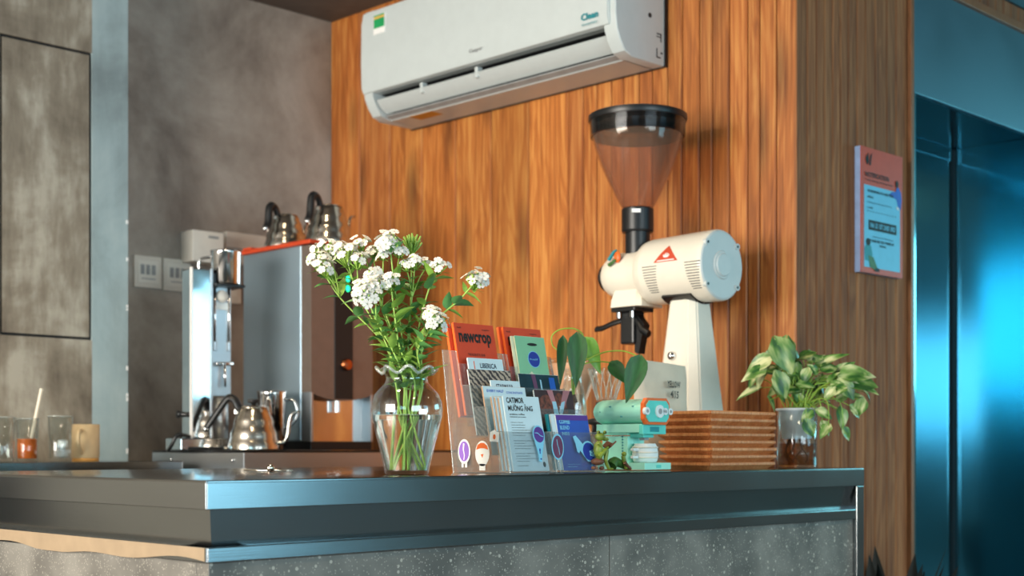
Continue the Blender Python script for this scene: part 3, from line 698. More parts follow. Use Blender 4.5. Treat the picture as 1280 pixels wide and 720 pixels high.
ld = wpart('hopper_lid', LZ([(.1365, zt_-.03), (.1405, zt_-.03), (.1425, zt_+.018), (.1395, zt_+.018), (.1365, zt_-.03)]), 'lidtint', g)
wpart('lid_rim', LZ([(.136, zt_+.014), (.1445, zt_+.014), (.1465, zt_+.020), (.1455, zt_+.031), (.140, zt_+.034), (.03, zt_+.036), (0, zt_+.036)]), 'black', g, parent=ld)
# spout and lever
SX, SY = GX, 2.625
bm = NB(); box(bm, SX-.045, SX+.045, SY-.045, SY+.045, GZ-.110, GZ-.097, .003); sp = wpart('spout', bm, 'black', g)
bm = NB(); box(bm, SX-.026, SX+.026, SY-.026, SY+.026, GZ-.205, GZ-.108, .006); wpart('spout_body', bm, 'black', g, parent=sp)
bm = NB(); tube(bm, [(SX-.01, SY+.02, GZ-.13), (SX-.02, SY+.06, GZ-.140), (SX-.02, SY+.10, GZ-.152), (SX-.02, SY+.125, GZ-.153)], .007, 8, flat=1.6); wpart('lever', bm, 'black', g)
bm = NB(); tube(bm, [(SX-.01, SY-.02, GZ-.13), (SX-.015, SY-.05, GZ-.165), (SX-.015, SY-.075, GZ-.18)], .010, 8, flat=1.3); wpart('flap', bm, 'black', g)
bm = prism(NB(), [(SY-.055, GZ-.15), (SY-.02, GZ-.11), (SY-.02, GZ-.23), (SY-.035, GZ-.235)], 'x', SX-.014, SX+.014); wpart('bag_clamp', bm, 'black', g)
for q in (-.028, .024):
    bm = NB(); cyl(bm, (SX-.036, SY+q, GZ-.128), (SX-.036, SY+q, GZ-.108), .006, n=12); wpart('bolt', bm, 'mirror', g)
pb = onX(837, 445, 3.06); bm = NB(); c_ = Vector((GX-.058-.0, GY+.01, pb.z)); ball(bm, c_+Vector((-.010, 0, 0)), .0135); cyl(bm, c_+Vector((.02, 0, 0)), c_+Vector((-.004, 0, 0)), .008, n=14); wpart('power_knob', bm, 'mirror', g)
# little bird sticker tag beside the neck
pk = Vector((GX-.066, HY+.022, GZ+.048)); bm = NB(); ball(bm, pk, .012, .5, 1, 1.4); ch = wpart('tag', bm, 'orange', g)
bm = NB(); tube(bm, [pk+Vector((-.004, .03, -.006)), pk+Vector((-.004, .01, .016)), pk+Vector((-.004, 0, .02))], .006, 6, .003); wpart('tag', bm, 'teal', g)
bm = NB(); tube(bm, [pk+Vector((-.006, .028, -.022)), pk+Vector((-.006, .0, -.008))], .006, 6, .003); wpart('tag', bm, 'frogdark', g)

# ================================================================== VASE AND FLOWERS
VX, VY = 1.769, 2.064
VY = 2.075; VX = VY*(1+(508.5-640)/1715)/(1-(508.5-640)/1715); VD = (VX+VY)*S2
v = thing('glass_vase', 'clear ruffled glass vase half full of water with cut flowers', 'vase', (VX, VY, ZC))
vp = [(.0, .0), (.040, .0), (.044, .004), (.0445, .010), (.050, .035), (.0575, .065), (.065, .093), (.0705, .116), (.0715, .130), (.070, .145), (.064, .160), (.053, .172), (.044, .181), (.0405, .190), (.042, .197), (.048, .203), (.056, .2075)]
inn = [(max(r-.0028, 0), z) for r, z in vp[2:]]; inn = [(0, .009), (.040, .009)]+[(r, max(z, .0095)) for r, z in inn[1:]]
def ruf(k, a, r, z):
    if z > .189:
        t = (z-.189)/.0185; return r*(1+.085*t*math.sin(8*a)), z+.0065*t*math.sin(8*a+.6)
    return r, z
bm = lathe(NB(), vp+inn[::-1], 96, ruffle=ruf, cap0=False, cap1=False); obj('body', bm, 'glass', v)
bm = NB(); tube(bm, [Vector((.0563*(1+.085*math.sin(8*a))*math.cos(a), .0563*(1+.085*math.sin(8*a))*math.sin(a), .2075+.0065*math.sin(8*a+.6))) for a in [2*PI*i/96 for i in range(97)]], .0034, 6); obj('ruffled_rim', bm, 'rim', v)
wp = [(0, .0100), (.039, .0100)]+[(r-.0034, z) for r, z in vp[4:8]]+[(.0676, .1185), (.0, .1185)]
bm = lathe(NB(), wp, 64, cap0=False, cap1=False); bmesh.ops.remove_doubles(bm, verts=bm.verts[:], dist=1e-6); bmesh.ops.recalc_face_normals(bm, faces=bm.faces[:])
obj('water', bm, 'realwater', v)
obj('water_line', tube(NB(), [(.0678*math.cos(2*PI*i/64), .0678*math.sin(2*PI*i/64), .1185) for i in range(65)], .0008, 5), 'rim', v)

# floret: five petals round a throat on a green tube
def floret_mesh(nm):
    bm = NB()
    for k in range(5):
        a = 2*PI*k/5; R = Matrix.Rotation(a, 3, 'Z'); r = .0105
        P = [(0, .0006, 0), (.0032, .0045, .0010), (.0044, .0080, .0012), (.0018, r, .0002), (0, r*.88, .0006), (-.0018, r, .0002), (-.0044, .0080, .0012), (-.0032, .0045, .0010)]
        bm.faces.new([bm.verts.new(R @ Vector(p)) for p in P])
    return mesh(nm, bm)
FL = floret_mesh('floret'); FL.materials.append(MT['petal'])
def calyx_mesh(nm, L_=.018):
    bm = NB(); lathe(bm, [(.0009, -L_), (.0022, -L_*.7), (.0026, -.004), (.0016, -.0005)], 7); return mesh(nm, bm)
CA = calyx_mesh('calyx'); CA.materials.append(MT['stemgreen'])
LM = [leafmesh('flower_leaf', .046, .0085, .25, .2, shape='l'), leafmesh('flower_leaf_small', .030, .0065, .4, .2, shape='l'), leafmesh('flower_leaf_broad', .036, .0105, .3, .25, shape='l')]
LM[0].materials.append(MT['leafgreen']); LM[1].materials.append(MT['leafgreen']); LM[2].materials.append(MT['leafdeep'])
def aim(o, p, d, roll=0, s=1, axis='Z'):
    """place o at p with its local axis along d"""
    q = Vector(d).to_track_quat(axis, 'X' if axis == 'Z' else 'Z')
    o.matrix_basis = Matrix.Translation(p) @ q.to_matrix().to_4x4() @ Matrix.Rotation(roll, 4, axis) @ Matrix.Diagonal((s, s, s, 1))
def add(name, me, parent): 
    o = bpy.data.objects.new(name, me); C.objects.link(o); o.parent = parent; return o
random.seed(21)
CAMD = Vector((-S2, -S2, .12)).normalized()
def flower_stem(label, heads, via, neck, foot, leaves=8, bud=False):
    """heads: [(px,py,dd,r_px,n,tilt)], first the main one; via: extra points (px,py,dd)"""
    base_ = Vector((VX, VY, ZC))
    t = thing('flower_stem', label, 'flower', base_+Vector(foot), 0, 'white flowers in the glass vase')
    o = t.location.copy()
    top = pd(heads[0][0], heads[0][1], VD+heads[0][2])
    pts = [base_+Vector(foot), base_+Vector((foot[0]*.2+neck[0]*.8, foot[1]*.2+neck[1]*.8, .13)), base_+Vector(neck)]+[pd(a, b, VD+c) for a, b, c in via]+[top]
    P = smooth_path([p-o for p in pts], 7)
    bm = NB(); tube(bm, P, .0023, 7, .0014); obj('stem', bm, 'stemgreen', t)
    up = P[-1]-P[-3]
    n = len(P)
    leaves = int(leaves*1.7)
    for k in range(leaves):
        f = .36+.57*k/leaves+random.uniform(-.03, .03); i = min(n-2, int(f*n)); p = P[i]; d = (P[i+1]-P[i-1]).normalized()
        s = d.orthogonal().normalized(); s.rotate(Matrix.Rotation(random.uniform(0, 2*PI), 3, d))
        for sg in (1, -1):
            lo = add('leaf', random.choice(LM), t); dd_ = (s*sg*1.0+d*random.uniform(.5, 1.1)).normalized()
            aim(lo, p, dd_, random.uniform(-.5, .5), random.uniform(.85, 1.4), 'Y')
    for hi, (px, py, dd, rp, nf, tilt) in enumerate(heads):
        c = pd(px, py, VD+dd)-o; R = rp*1.22*VD/1715; nf = int(nf*1.2)
        if hi:
            j = int(n*.80); bm = NB(); tube(bm, smooth_path([P[j], (P[j]+c)/2+Vector((0, 0, .004)), c-Vector((0, 0, R*.5))], 5), .0013, 6); obj('branch', bm, 'stemgreen', t)
        ax = (Vector((0, 0, 1))*.9+CAMD*tilt+(c-P[int(n*.7)]).normalized()*.5).normalized()
        bm = NB(); root = c-ax*R*.95
        dirs = []
        for k in range(nf):
            z = 1-(k+.5)/nf*(1.15 if nf > 6 else 1.0); a = k*2.39996; rr = math.sqrt(max(0, 1-z*z)); dirs.append(Vector((rr*math.cos(a), rr*math.sin(a), z)))
        q = ax.to_track_quat('Z', 'X')
        if bud: nf_show = 0
        for d in dirs:
            w = q @ d; w = (w+ax*.25).normalized()
            tip = c+w*R*random.uniform(.75, 1.05)-ax*R*.25
            tube(bm, [root, root.lerp(tip, .5)+w*.001, tip], .0011, 5, .0019)
        fh = obj('flower_head', bm, 'leafgreen' if bud else 'stemgreen', t)
        for d in dirs:
            w = q @ d; w = (w+ax*.25).normalized()
            tip = c+w*R*random.uniform(.70, 1.22)-ax*R*.25+Vector((random.uniform(-.002, .002), random.uniform(-.002, .002), random.uniform(-.002, .002)))
            if bud:
                lo = add('leaf', LM[1], fh); aim(lo, c-ax*R*.4, (w+ax*.6), random.uniform(0, 6), random.uniform(.6, .9), 'Y'); continue
            fo = add('floret', FL, fh); aim(fo, tip, (w+ax*.2+CAMD*.15+Vector((random.uniform(-.5, .5), random.uniform(-.5, .5), random.uniform(-.3, .5)))), random.uniform(0, 6), random.uniform(.78, 1.08))
        if not bud:
            for k in range(5):
                a = 2*PI*k/5; w = q @ Vector((math.cos(a), math.sin(a), .35)); lo = add('leaf', random.choice(LM[:2]), t)
                aim(lo, root, w, 0, random.uniform(.45, .75), 'Y')
N_ = .187
flower_stem('white flower cluster reaching furthest over the steel machine', [(396, 325, .03, 13, 12, .5), (411, 311, .05, 12, 10, .2), (405, 336, .0, 10, 8, .6), (398, 312, .06, 9, 6, .2)], [(480, 430, .03), (425, 372, .03)], (-.020, .012, N_), (.022, -.014, .012), 7)
flower_stem('broad row of white blossom just beside the outermost cluster', [(432, 318, .02, 15, 13, .3), (446, 326, .0, 10, 8, .4), (422, 314, .04, 10, 8, .3)], [(484, 432, 0), (448, 368, .01)], (-.010, .020, N_), (.026, .004, .012), 8)
flower_stem('large round white flower ball facing out below the green lights', [(457, 366, -.05, 15, 22, 1.5), (469, 355, -.045, 9, 8, 1.2)], [(490, 436, -.03), (470, 400, -.04)], (-.018, -.012, N_), (.012, .020, .012), 7)
flower_stem('small pale flower head rising against the wood under the conditioner', [(451, 305, .04, 9, 9, .3), (466, 315, .03, 7, 6, .3)], [(495, 430, .02), (472, 365, .03)], (.0, .024, N_), (-.010, .022, .012), 7)
flower_stem('tallest full white flower head at the top of the bunch', [(487, 303, .0, 13, 20, .8), (499, 314, .01, 8, 7, .6)], [(503, 425, .0), (494, 365, .0)], (.004, .006, N_), (-.020, -.016, .012), 9)
flower_stem('white flower spray between the tallest head and the leafy green bud', [(519, 327, .01, 10, 9, .4), (508, 331, .0, 8, 6, .4), (533, 330, .02, 7, 5, .4)], [(510, 425, .01), (515, 372, .01)], (.012, .002, N_), (-.026, .006, .012), 9)
flower_stem('leafy green bud without petals standing highest in the bunch', [(515, 303, .05, 14, 16, .2)], [(512, 420, .03), (514, 355, .04)], (.010, .018, N_), (-.014, -.020, .012), 9, bud=True)
flower_stem('small white flower turned toward the grinder side of the bunch', [(548, 333, .0, 9, 9, .3)], [(522, 420, .01), (534, 368, .0)], (.022, -.004, N_), (-.024, .012, .012), 8)
flower_stem('lone white flower leaning far out above the orange magazine', [(596, 350, -.02, 12, 15, .5)], [(528, 432, -.01), (548, 398, -.02), (575, 374, -.02)], (.024, -.016, N_), (-.030, .0, .012), 5)
flower_stem('low white flower nearest to the orange magazine spine', [(546, 402, -.05, 11, 14, 1.2), (538, 392, -.04, 8, 7, .8)], [(522, 440, -.04), (534, 418, -.05)], (.020, -.024, N_), (-.006, .026, .012), 6)
flower_stem('small white flower in the middle of the leafy bunch', [(488, 351, -.04, 8, 9, 1.0)], [(500, 435, -.03), (493, 392, -.04)], (.0, -.022, N_), (.016, .016, .012), 8)
flower_stem('tiny white flower just above the round flower ball', [(466, 343, -.02, 8, 8, .9), (479, 318, .0, 7, 6, .6)], [(496, 432, -.01), (478, 388, -.02)], (-.008, -.004, N_), (.024, -.020, .012), 8)

# ================================================================== BROCHURE HOLDERS AND CARDS
LEAN = math.radians(12)
def holder(label, x0, x1):
    t = thing('brochure_holder', label, 'brochure holder', ((x0+x1)/2, 2.10, ZC), 0, 'acrylic brochure holders on the counter')
    side = [(2.012, 0), (2.031, .088), (2.070, .088), (2.083, .140), (2.122, .140), (2.134, .188), (2.160, .188), (2.178, .262), (2.222, .268), (2.186, 0)]
    for xa in (x0, x1-.0022):
        bm = prism(NB(), [(y_, ZC+z_) for y_, z_ in side], 'x', xa, xa+.0022); wpart('side_panel', bm, 'acrylic', t)
    def plate(nm, yb, z0, z1, th=.0022, notch=False):
        y1_ = yb+(z1-z0)*math.tan(LEAN)
        bm = prism(NB(), [(yb, ZC+z0), (y1_, ZC+z1), (y1_+th, ZC+z1), (yb+th, ZC+z0)], 'x', x0+.0022, x1-.0022); wpart(nm, bm, 'acrylic', t)
    plate('pocket_front', 2.013, .0, .088); plate('pocket_front', 2.064, .038, .140); plate('pocket_front', 2.113, .078, .188); plate('pocket_front', 2.140, .100, .236)
    plate('back_panel', 2.1695, 0, .240)
    bm = NB(); box(bm, x0+.0022, x1-.0022, 2.012, 2.190, ZC, ZC+.0022); wpart('base', bm, 'acrylic', t)
    for yb, z in ((2.064, .036), (2.113, .076), (2.140, .120)):
        bm = NB(); box(bm, x0+.0022, x1-.0022, yb+.002, yb+.026, ZC+z, ZC+z+.002); wpart('pocket_floor', bm, 'acrylic', t)
    # bright polished edges of the acrylic
    for xa in (x0+.0011, x1-.0011):
        bm = NB(); tube(bm, [(xa, y_, ZC+z_) for y_, z_ in side], .0013, 5); wpart('polished_edge', bm, 'rim', t)
    return t
HA = holder('clear acrylic four-tier brochure holder next to the flower vase', 2.006, 2.150)
HB = holder('clear acrylic four-tier brochure holder with the blue card in front', 2.160, 2.304)
def card(name, label, cat, x0, yb, zb_, w, h, t, m, edge=None, group=None, cells=None, lean=LEAN):
    bm = NB(); box(bm, 0, w, -t, 0, 0, h); o = obj(name, bm, m, None, (x0, yb, ZC+zb_), (-lean, 0, 0), smooth=False)
    if edge:
        obj('page_edges', box(NB(), -.0006, .0002, -t*.92, -t*.08, .001, h-.001), edge, o, smooth=False)
        obj('page_edges', box(NB(), .001, w-.001, -t*.92, -t*.08, h-.0002, h+.0005), edge, o, smooth=False)
    tag(o, label, cat, group); o['t'] = t; return o
def ctext(o, s, x, z, w, h, m='ink', bold=.02):
    t = o['t']; return lettering(s, m, o, (x, -t-.0002, z), FRONT, w, h, bold)
def cdec(o, pts, m, name='print', lift=0, label=None): return decal(name, pts, m, o, (0, -o['t']-.0001-lift, 0), label=label)
def rect(x0, z0, w, h): return [(x0, z0), (x0+w, z0), (x0+w, z0+h), (x0, z0+h)]
def newcrop(label, x0, front, yoff=0, dz=0):
    o = card('magazine', label, 'magazine', x0, 2.163+yoff+.0, .123+dz, .120, .207, .0075, 'red', 'redside', 'orange magazines in the holders')
    if front:
        ctext(o, 'newcrop', .010, .155, .098, .030, 'ink', .036)
        ctext(o, 'No.03', .008, .195, .012, .0035, 'ink', .02); ctext(o, 'magazine', .083, .193, .022, .0035, 'ink', .02)
        ctext(o, 'THE ROBUSTA ISSUE', .030, .134, .052, .0055, 'ink', .01); ctext(o, 'spring - summer', .036, .121, .040, .005, 'ink', .01)
    return o
newcrop('orange magazine with bold black title, in the holder beside the vase', 2.022, True, .004)
newcrop('orange magazine tucked behind another, beside the vase', 2.012, False, .0125, -.004)
newcrop('orange magazine partly covered by the mint card', 2.174, True, .004)
newcrop('orange magazine tucked behind the one covered by the mint card', 2.168, False, .0125, .0)
o = card('coffee_card', 'pale blue coffee card reading Liberica above the bean pattern', 'card', 2.028, 2.131, .080, .105, .172, .003, 'paper', 'paper2', 'coffee cards in the holders')
ctext(o, 'LIBERICA', .034, .150, .050, .0115, 'navyink', .02); ctext(o, 'm\u00ed\u1ec1n s\u1ea5y', .038, .139, .05, .006, 'navyink', .02); cdec(o, rect(.016, .08, .002, .085), 'redside')
o = card('leaflet', 'brown and white bean patterned leaflet in the third tier', 'leaflet', 2.017, 2.124, .080, .128, .146, .003, 'pattern', 'paper2')
o = card('coffee_card', 'pale blue coffee card reading Starmaya behind the wide leaflet', 'card', 2.050, 2.0845, .040, .088, .162, .003, 'paper', 'paper2', 'coffee cards in the holders')
ctext(o, 'STARMAYA', .014, .143, .052, .0115, 'navyink', .02)
o = card('leaflet', 'wide pale blue leaflet with a teal block in the second tier', 'leaflet', 2.018, 2.0795, .039, .128, .149, .004, 'paper', 'kraft')
ctext(o, 'EVERY HALF', .010, .136, .050, .006, 'bluep', .02); ctext(o, 'CONCENTRATE', .068, .134, .050, .005, 'bluep', .01)
cdec(o, rounded(.05, .030, .005, 4, .03, .078), 'teal'); cdec(o, rounded(.05, .020, .005, 4, .03, .072), 'skyblue', lift=.0004)
for k in range(5): ctext(o, 'xxxxxx xxxxx xxxx xxx'.replace('x', 'n'), .02, .045-k*.006, .06, .0018, 'bluep', 0)
# front pocket of the first holder: kraft edged stack of cards
for k in range(3):
    o = card('coffee_card', ['kraft edged coffee card at the back of the front stack', 'kraft edged coffee card in the middle of the front stack', 'pale coffee card just behind the Catimor card'][k], 'card', 2.012+k*.005, 2.0445-k*.0058, .005, .106, .160-k*.001, .0045, 'paper', 'kraft', 'coffee cards in the holders')
o = card('coffee_card', 'pale blue coffee card reading Catimor Muong Ang, foremost in its stack', 'card', 2.029, 2.0268, .004, .108, .162, .004, 'paper', 'paper2', 'coffee cards in the holders')
ctext(o, 'CATIMOR', .008, .147, .052, .0125, 'ink', .025); ctext(o, 'M\u01af\u1edcNG \u1ea2NG', .010, .130, .074, .0155, 'ink', .025)
ctext(o, 'arabica coffee', .012, .121, .045, .0038, 'ink', .02); ctext(o, 'natural process', .012, .115, .048, .0038, 'ink', .02)
random.seed(4)
for k in range(14):
    z = .104-k*.0056-(.006 if k > 5 else 0)-(.005 if k > 9 else 0); ctext(o, ''.join(random.choice('nourtmea ') for _ in range(26)), .012, z, random.uniform(.03, .07), .0022, 'ink', 0)
ctext(o, 'every half coffee', .014, .010, .032, .003, 'ink', 0); cdec(o, ellipse(.095, .014, .004, .006), 'ink')
# second holder
o = card('coffee_card', 'cream backed mint green card behind another mint card', 'card', 2.180, 2.1395, .080, .094, .230, .0025, 'creamedge', 'creamedge', 'coffee cards in the holders')
o = card('coffee_card', 'tall mint green card with a round blue seal', 'card', 2.188, 2.1355, .080, .096, .231, .003, 'mintpaper', 'creamedge', 'coffee cards in the holders')
cdec(o, ellipse(.053, .213, .016, .0035), 'ink', 'hanging_hole'); cdec(o, ellipse(.052, .178, .0195, .0195), 'skyblue', 'seal'); cdec(o, ellipse(.052, .178, .018, .018), 'navy', 'seal', .0005)
p_ = ctext(o, 'half', .038, .176, .026, .004, 'skyblue', 0); p_.location.y -= .001
cdec(o, [(.038+.008*math.cos(a)*(1+.15*math.sin(5*a)), .140+.008*math.sin(a)*(1+.15*math.sin(5*a))) for a in [2*PI*i/30 for i in range(30)]], 'creamedge', 'stamp')
ctext(o, 'LIBERICA', .034, .112, .046, .010, 'ink', .022); ctext(o, 'SAN LOC', .030, .097, .055, .010, 'ink', .022)
o = card('leaflet', 'dark teal photo leaflet with a blue corner in the third tier', 'leaflet', 2.170, 2.1235, .080, .129, .142, .003, 'navycard', 'paper2')
cdec(o, [(.098, .0), (.124, .0), (.113, .136), (.096, .136)], 'bluestrip'); cdec(o, [(.052, .05), (.064, .05), (.052, .142), (.040, .142)], 'purplestrip'); cdec(o, [(.066, .08), (.072, .08), (.07, .13), (.066, .13)], 'glove')
o = card('leaflet', 'photo leaflet of gloved arms over red coffee cherries', 'leaflet', 2.174, 2.0795, .039, .124, .146, .004, 'brownphoto', 'paper2')
cdec(o, ellipse(.035, .095, .032, .040), 'cherry'); cdec(o, ellipse(.078, .098, .022, .042), 'cherry'); 
cdec(o, [(.040, .146), (.058, .146), (.064, .118), (.052, .112)], 'skin', lift=.0005); cdec(o, [(.094, .146), (.116, .146), (.088, .104), (.078, .112)], 'skin', lift=.0005)
cdec(o, [(.052, .120), (.064, .120), (.068, .092), (.060, .078), (.053, .090)], 'glove', lift=.0009); cdec(o, [(.094, .122), (.084, .098), (.074, .084), (.070, .098), (.082, .118)], 'glove', lift=.0009)
ctext(o, 'EVERY', .072, .088, .006, .022, 'stickwhite', 0).location.y -= .0012
for k in range(2):
    card('coffee_card', ['teal edged card at the back of the blue stack', 'pale card between the blue card and the teal edge'][k], 'card', 2.166+k*.006, 2.040-k*.007, .005, .108, .124, .005, 'teal' if k == 0 else 'paper', 'teal' if k == 0 else 'paper2', 'coffee cards in the holders')
o = card('coffee_card', 'royal blue coffee card in the foremost pocket near the frog', 'card', 2.183, 2.0272, .004, .103, .124, .004, 'bluecard', 'paper2', 'coffee cards in the holders')
cdec(o, [(.0, .112), (.103, .112), (.103, .124), (.0, .124)], 'purple')
ctext(o, 'COFFEE', .008, .104, .034, .010, 'skyblue', .04); ctext(o, 'BLEND', .008, .091, .030, .009, 'skyblue', .02); ctext(o, 'N01', .012, .078, .022, .008, 'skyblue', .03)
ctext(o, 'every half coffee roasters', .014, .012, .040, .0025, 'skyblue', 0); ctext(o, 'vietnam', .014, .007, .03, .0025, 'skyblue', 0); cdec(o, ellipse(.094, .010, .003, .004), 'skyblue')
def sticker_balloon(par, x, z, s, flip=False, m='purple', y=0):
    """round bean with a tapering tail, stuck on the pocket front"""
    base_ = [(x+(.0165*s*math.cos(a)), z+.021*s*math.sin(a)) for a in [math.radians(-40+260*i/24) for i in range(25)]]
    base_ += [(x-.004*s, z-.046*s), (x-.004*s, z-.052*s), (x+.004*s, z-.052*s), (x+.005*s, z-.046*s)]
    return base_
def stuck(holder_, nm, pts, m, lift, x, z, rot=0, label=None):
    """sticker on a leaning pocket front; pts in metres round (x, z)"""
    yb = 2.0128; yl = yb+(z)*math.tan(LEAN)-.0006-lift
    o = decal(nm, pts, m, holder_, Vector((x, yl, ZC+z))-holder_.location, None, .0004, label); o.rotation_euler = (PI/2-LEAN, rot, 0); return o
pts = [(.0185*math.cos(a), .0205*math.sin(a)) for a in [math.radians(-35+250*i/24) for i in range(25)]]+[(-.0045, -.046), (-.0045, -.058), (.004, -.060), (.006, -.048)]
s = stuck(HA, 'bean_sticker', pts, 'skyblue', 0, 2.110, .082, .12, 'pale blue sticker with a purple bean')
stuck(HA, 'bean_sticker_print', ellipse(0, 0, .0155, .0172), 'purple', .0006, 2.110, .082, .12)
stuck(HA, 'bean_sticker_print', [(-.013, .003), (-.004, .004), (.004, -.001), (.013, -.002), (.013, -.0035), (.004, -.0027), (-.004, .0022), (-.013, .0015)], 'skyblue', .0012, 2.110, .082, .12)
for (dx, dz, w_, h_) in ((.0, -.034, .0035, .004), (.0, -.040, .0025, .002), (.002, -.053, .0045, .0016)):
    stuck(HA, 'bean_sticker_print', ellipse(dx, dz, w_*.6, h_), 'navy', .0006, 2.110, .082, .12)
stuck(HB, 'bean_sticker', ellipse(0, 0, .020, .0295), 'skyblue', 0, 2.1635, .056, .28, 'pale blue sticker with a plum bean')
stuck(HB, 'bean_sticker_print', ellipse(0, 0, .0165, .0255), 'plum', .0006, 2.1635, .056, .28)
stuck(HB, 'bean_sticker_print', [(-.006, .016), (-.003, .004), (.002, -.004), (.006, -.016), (.0072, -.016), (.0034, -.0036), (-.0016, .0045), (-.0046, .016)], 'skyblue', .0012, 2.1635, .056, .28)
pts = [(.0235*math.cos(a), .0235*math.sin(a)) for a in [math.radians(-110+245*i/28) for i in range(29)]]+[(-.036, .036), (-.045, .033), (-.040, .018), (-.038, .0), (-.033, -.004), (-.028, .002)]
stuck(HB, 'bean_sticker', pts, 'skyblue', 0, 2.262, .046, .0, 'pale blue sticker with a navy bean')
stuck(HB, 'bean_sticker_print', ellipse(0, 0, .0195, .0200), 'navy', .0006, 2.262, .046)
stuck(HB, 'bean_sticker_print', [(.009+.0085*math.cos(a)*(1+.15*math.cos(5*a)), -.004+.0075*math.sin(a)*(1+.15*math.cos(5*a))) for a in [2*PI*i/40 for i in range(40)]], 'skyblue', .0012, 2.262, .046)
for (dx, dz) in ((.006, -.006), (.012, -.003), (.009, .001)): stuck(HB, 'bean_sticker_print', ellipse(dx, dz, .0018, .0014, 10), 'navy', .0018, 2.262, .046)
# small printed stickers on the side of the first holder: a purple bean and a white round one
def sidestick(pts, m, lift, y_, z_, lab=None):
    o = decal('side_sticker', pts, m, HA, Vector((2.006-.0006-lift, y_, ZC+z_))-HA.location, SIDE, .0004, lab); return o
sidestick(ellipse(0, 0, .0190, .0265), 'stickwhite', 0, 2.150, .046, 'purple bean sticker'); sidestick(ellipse(0, .0005, .0155, .0215), 'lilac', .0006, 2.150, .046)
sidestick([(-.002, .018), (.002, .017), (.0, .004), (.003, -.008), (.001, -.018), (-.001, -.018), (.0008, -.008), (-.003, .004)], 'stickwhite', .0012, 2.150, .046)
sidestick(rect(-.008, -.034, .006, .010), 'stickwhite', 0, 2.150, .046); sidestick(rect(.003, -.034, .006, .010), 'stickwhite', 0, 2.150, .046)
sidestick(ellipse(0, 0, .0215, .0270), 'stickwhite', .0, 2.094, .042, 'white egg shaped sticker with orange band'); sidestick([(-.018, .008), (-.014, .018), (-.004, .0225), (.006, .022), (.015, .016), (.018, .008), (.006, .011), (-.006, .011)], 'orange', .0006, 2.094, .042)
sidestick([(-.004, -.002), (.004, -.001), (.001, -.009)], 'orange', .0006, 2.094, .042)
sidestick(rect(-.009, -.036, .018, .014), 'stickwhite', 0, 2.094, .042)
sidestick([(-.014, -.010), (.012, -.012), (.015, .008), (.006, .010), (.002, .014), (-.012, .009)], 'stickwhite', 0, 2.058, .078); sidestick(ellipse(.001, -.001, .004, .0055, 12), 'orange', .0006, 2.058, .078)

# ================================================================== VINE IN A GLASS BOTTLE
BX, BY = 2.405, 2.20; BD = (BX+BY)*S2
vb = thing('glass_bottle', 'slim clear glass bottle of water behind the brochure holders', 'bottle', (BX, BY, ZC))
bp = [(0, 0), (.030, 0), (.033, .004), (.033, .11), (.0325, .15), (.029, .18), (.024, .20), (.0215, .215), (.021, .235), (.0235, .238), (.0235, .243)]
obj('body', lathe(NB(), bp+[(max(r-.003, .001), max(z, .006)) for r, z in bp[::-1]], 36, cap0=False, cap1=False), 'glass', vb)
obj('water', lathe(NB(), [(0, .007), (.0295, .007), (.0295, .15), (.026, .18), (.0, .18)], 28, cap0=False, cap1=False), 'water', vb)
obj('roots', tube(NB(), smooth_path([(0, 0, .18), (.008, -.006, .14), (-.008, .004, .10), (.004, .008, .06)], 5), .006, 6, .002), 'root', vb)
VL = leafmesh('vine_leaf', .112, .021, .06, .35, 9); VLb = leafmesh('vine_leaf_broad', .108, .030, .10, .30, 9, heart=.2); VLl = leafmesh('vine_leaf_pale', .10, .026, .15, .3, 9)
VL.materials.append(MT['vine']); VLb.materials.append(MT['vine']); VLl.materials.append(MT['vinelight'])
def vine(label, path, leaves):
    o0 = Vector((BX, BY, ZC+.16)); t = thing('vine_stem', label, 'vine', o0, 0, 'vine cuttings in the bottle')
    P = smooth_path([Vector((0, 0, 0)), Vector((random.uniform(-.008, .008), random.uniform(-.008, .008), .085))]+[pd(a, b, BD+c)-o0 for a, b, c in path], 7)
    obj('stem', tube(NB(), P, .0020, 7, .0016), 'vinestem', t)
    for (bx_, by_, tx, ty_, dd, me, w) in leaves:
        p = pd(bx_, by_, BD+dd)-o0; q = pd(tx, ty_, BD+dd-.02)-o0; lo = add('leaf', me, t)
        d = (q-p); L_ = d.length; z = CAMD.copy(); z = (z-d.normalized()*z.dot(d.normalized())).normalized(); yv = d.normalized(); xv = yv.cross(z)
        if w < 0: z = (z+xv*.9).normalized(); xv = yv.cross(z)
        sl = L_/max(vv.co.y for vv in me.vertices); wmax = max(vv.co.x for vv in me.vertices); sw = abs(w)*BD/1715/2/wmax
        M3 = Matrix((xv*sw, yv*sl, z*sl)).transposed()
        lo.matrix_basis = Matrix.Translation(p) @ M3.to_4x4()
vine('green vine looping over the bottle with long hanging leaves', [(727, 440, 0), (729, 420, .01), (718, 411, .0), (700, 412, .0), (690, 420, 0), (691, 432, 0), (700, 440, -.01)], [(704, 419, 700, 484, -.02, VL, 14), (722, 418, 720, 484, -.05, VLb, 25)])
vine('pale vine with one light green leaf behind the big dark leaf', [(727, 438, .01), (731, 424, .02)], [(731, 421, 751, 466, .03, VLl, 22)])
vine('green vine reaching sideways over the mint toy grinder', [(735, 449, 0), (757, 440, 0), (780, 439, -.01), (798, 446, -.02)], [(800, 446, 783, 503, -.03, VLb, 27)])
vine('short vine with an oval leaf over the ribbed glass dripper', [(730, 455, .01), (745, 452, .02), (762, 453, .02)], [(764, 453, 785, 480, .02, VLb, 20)])

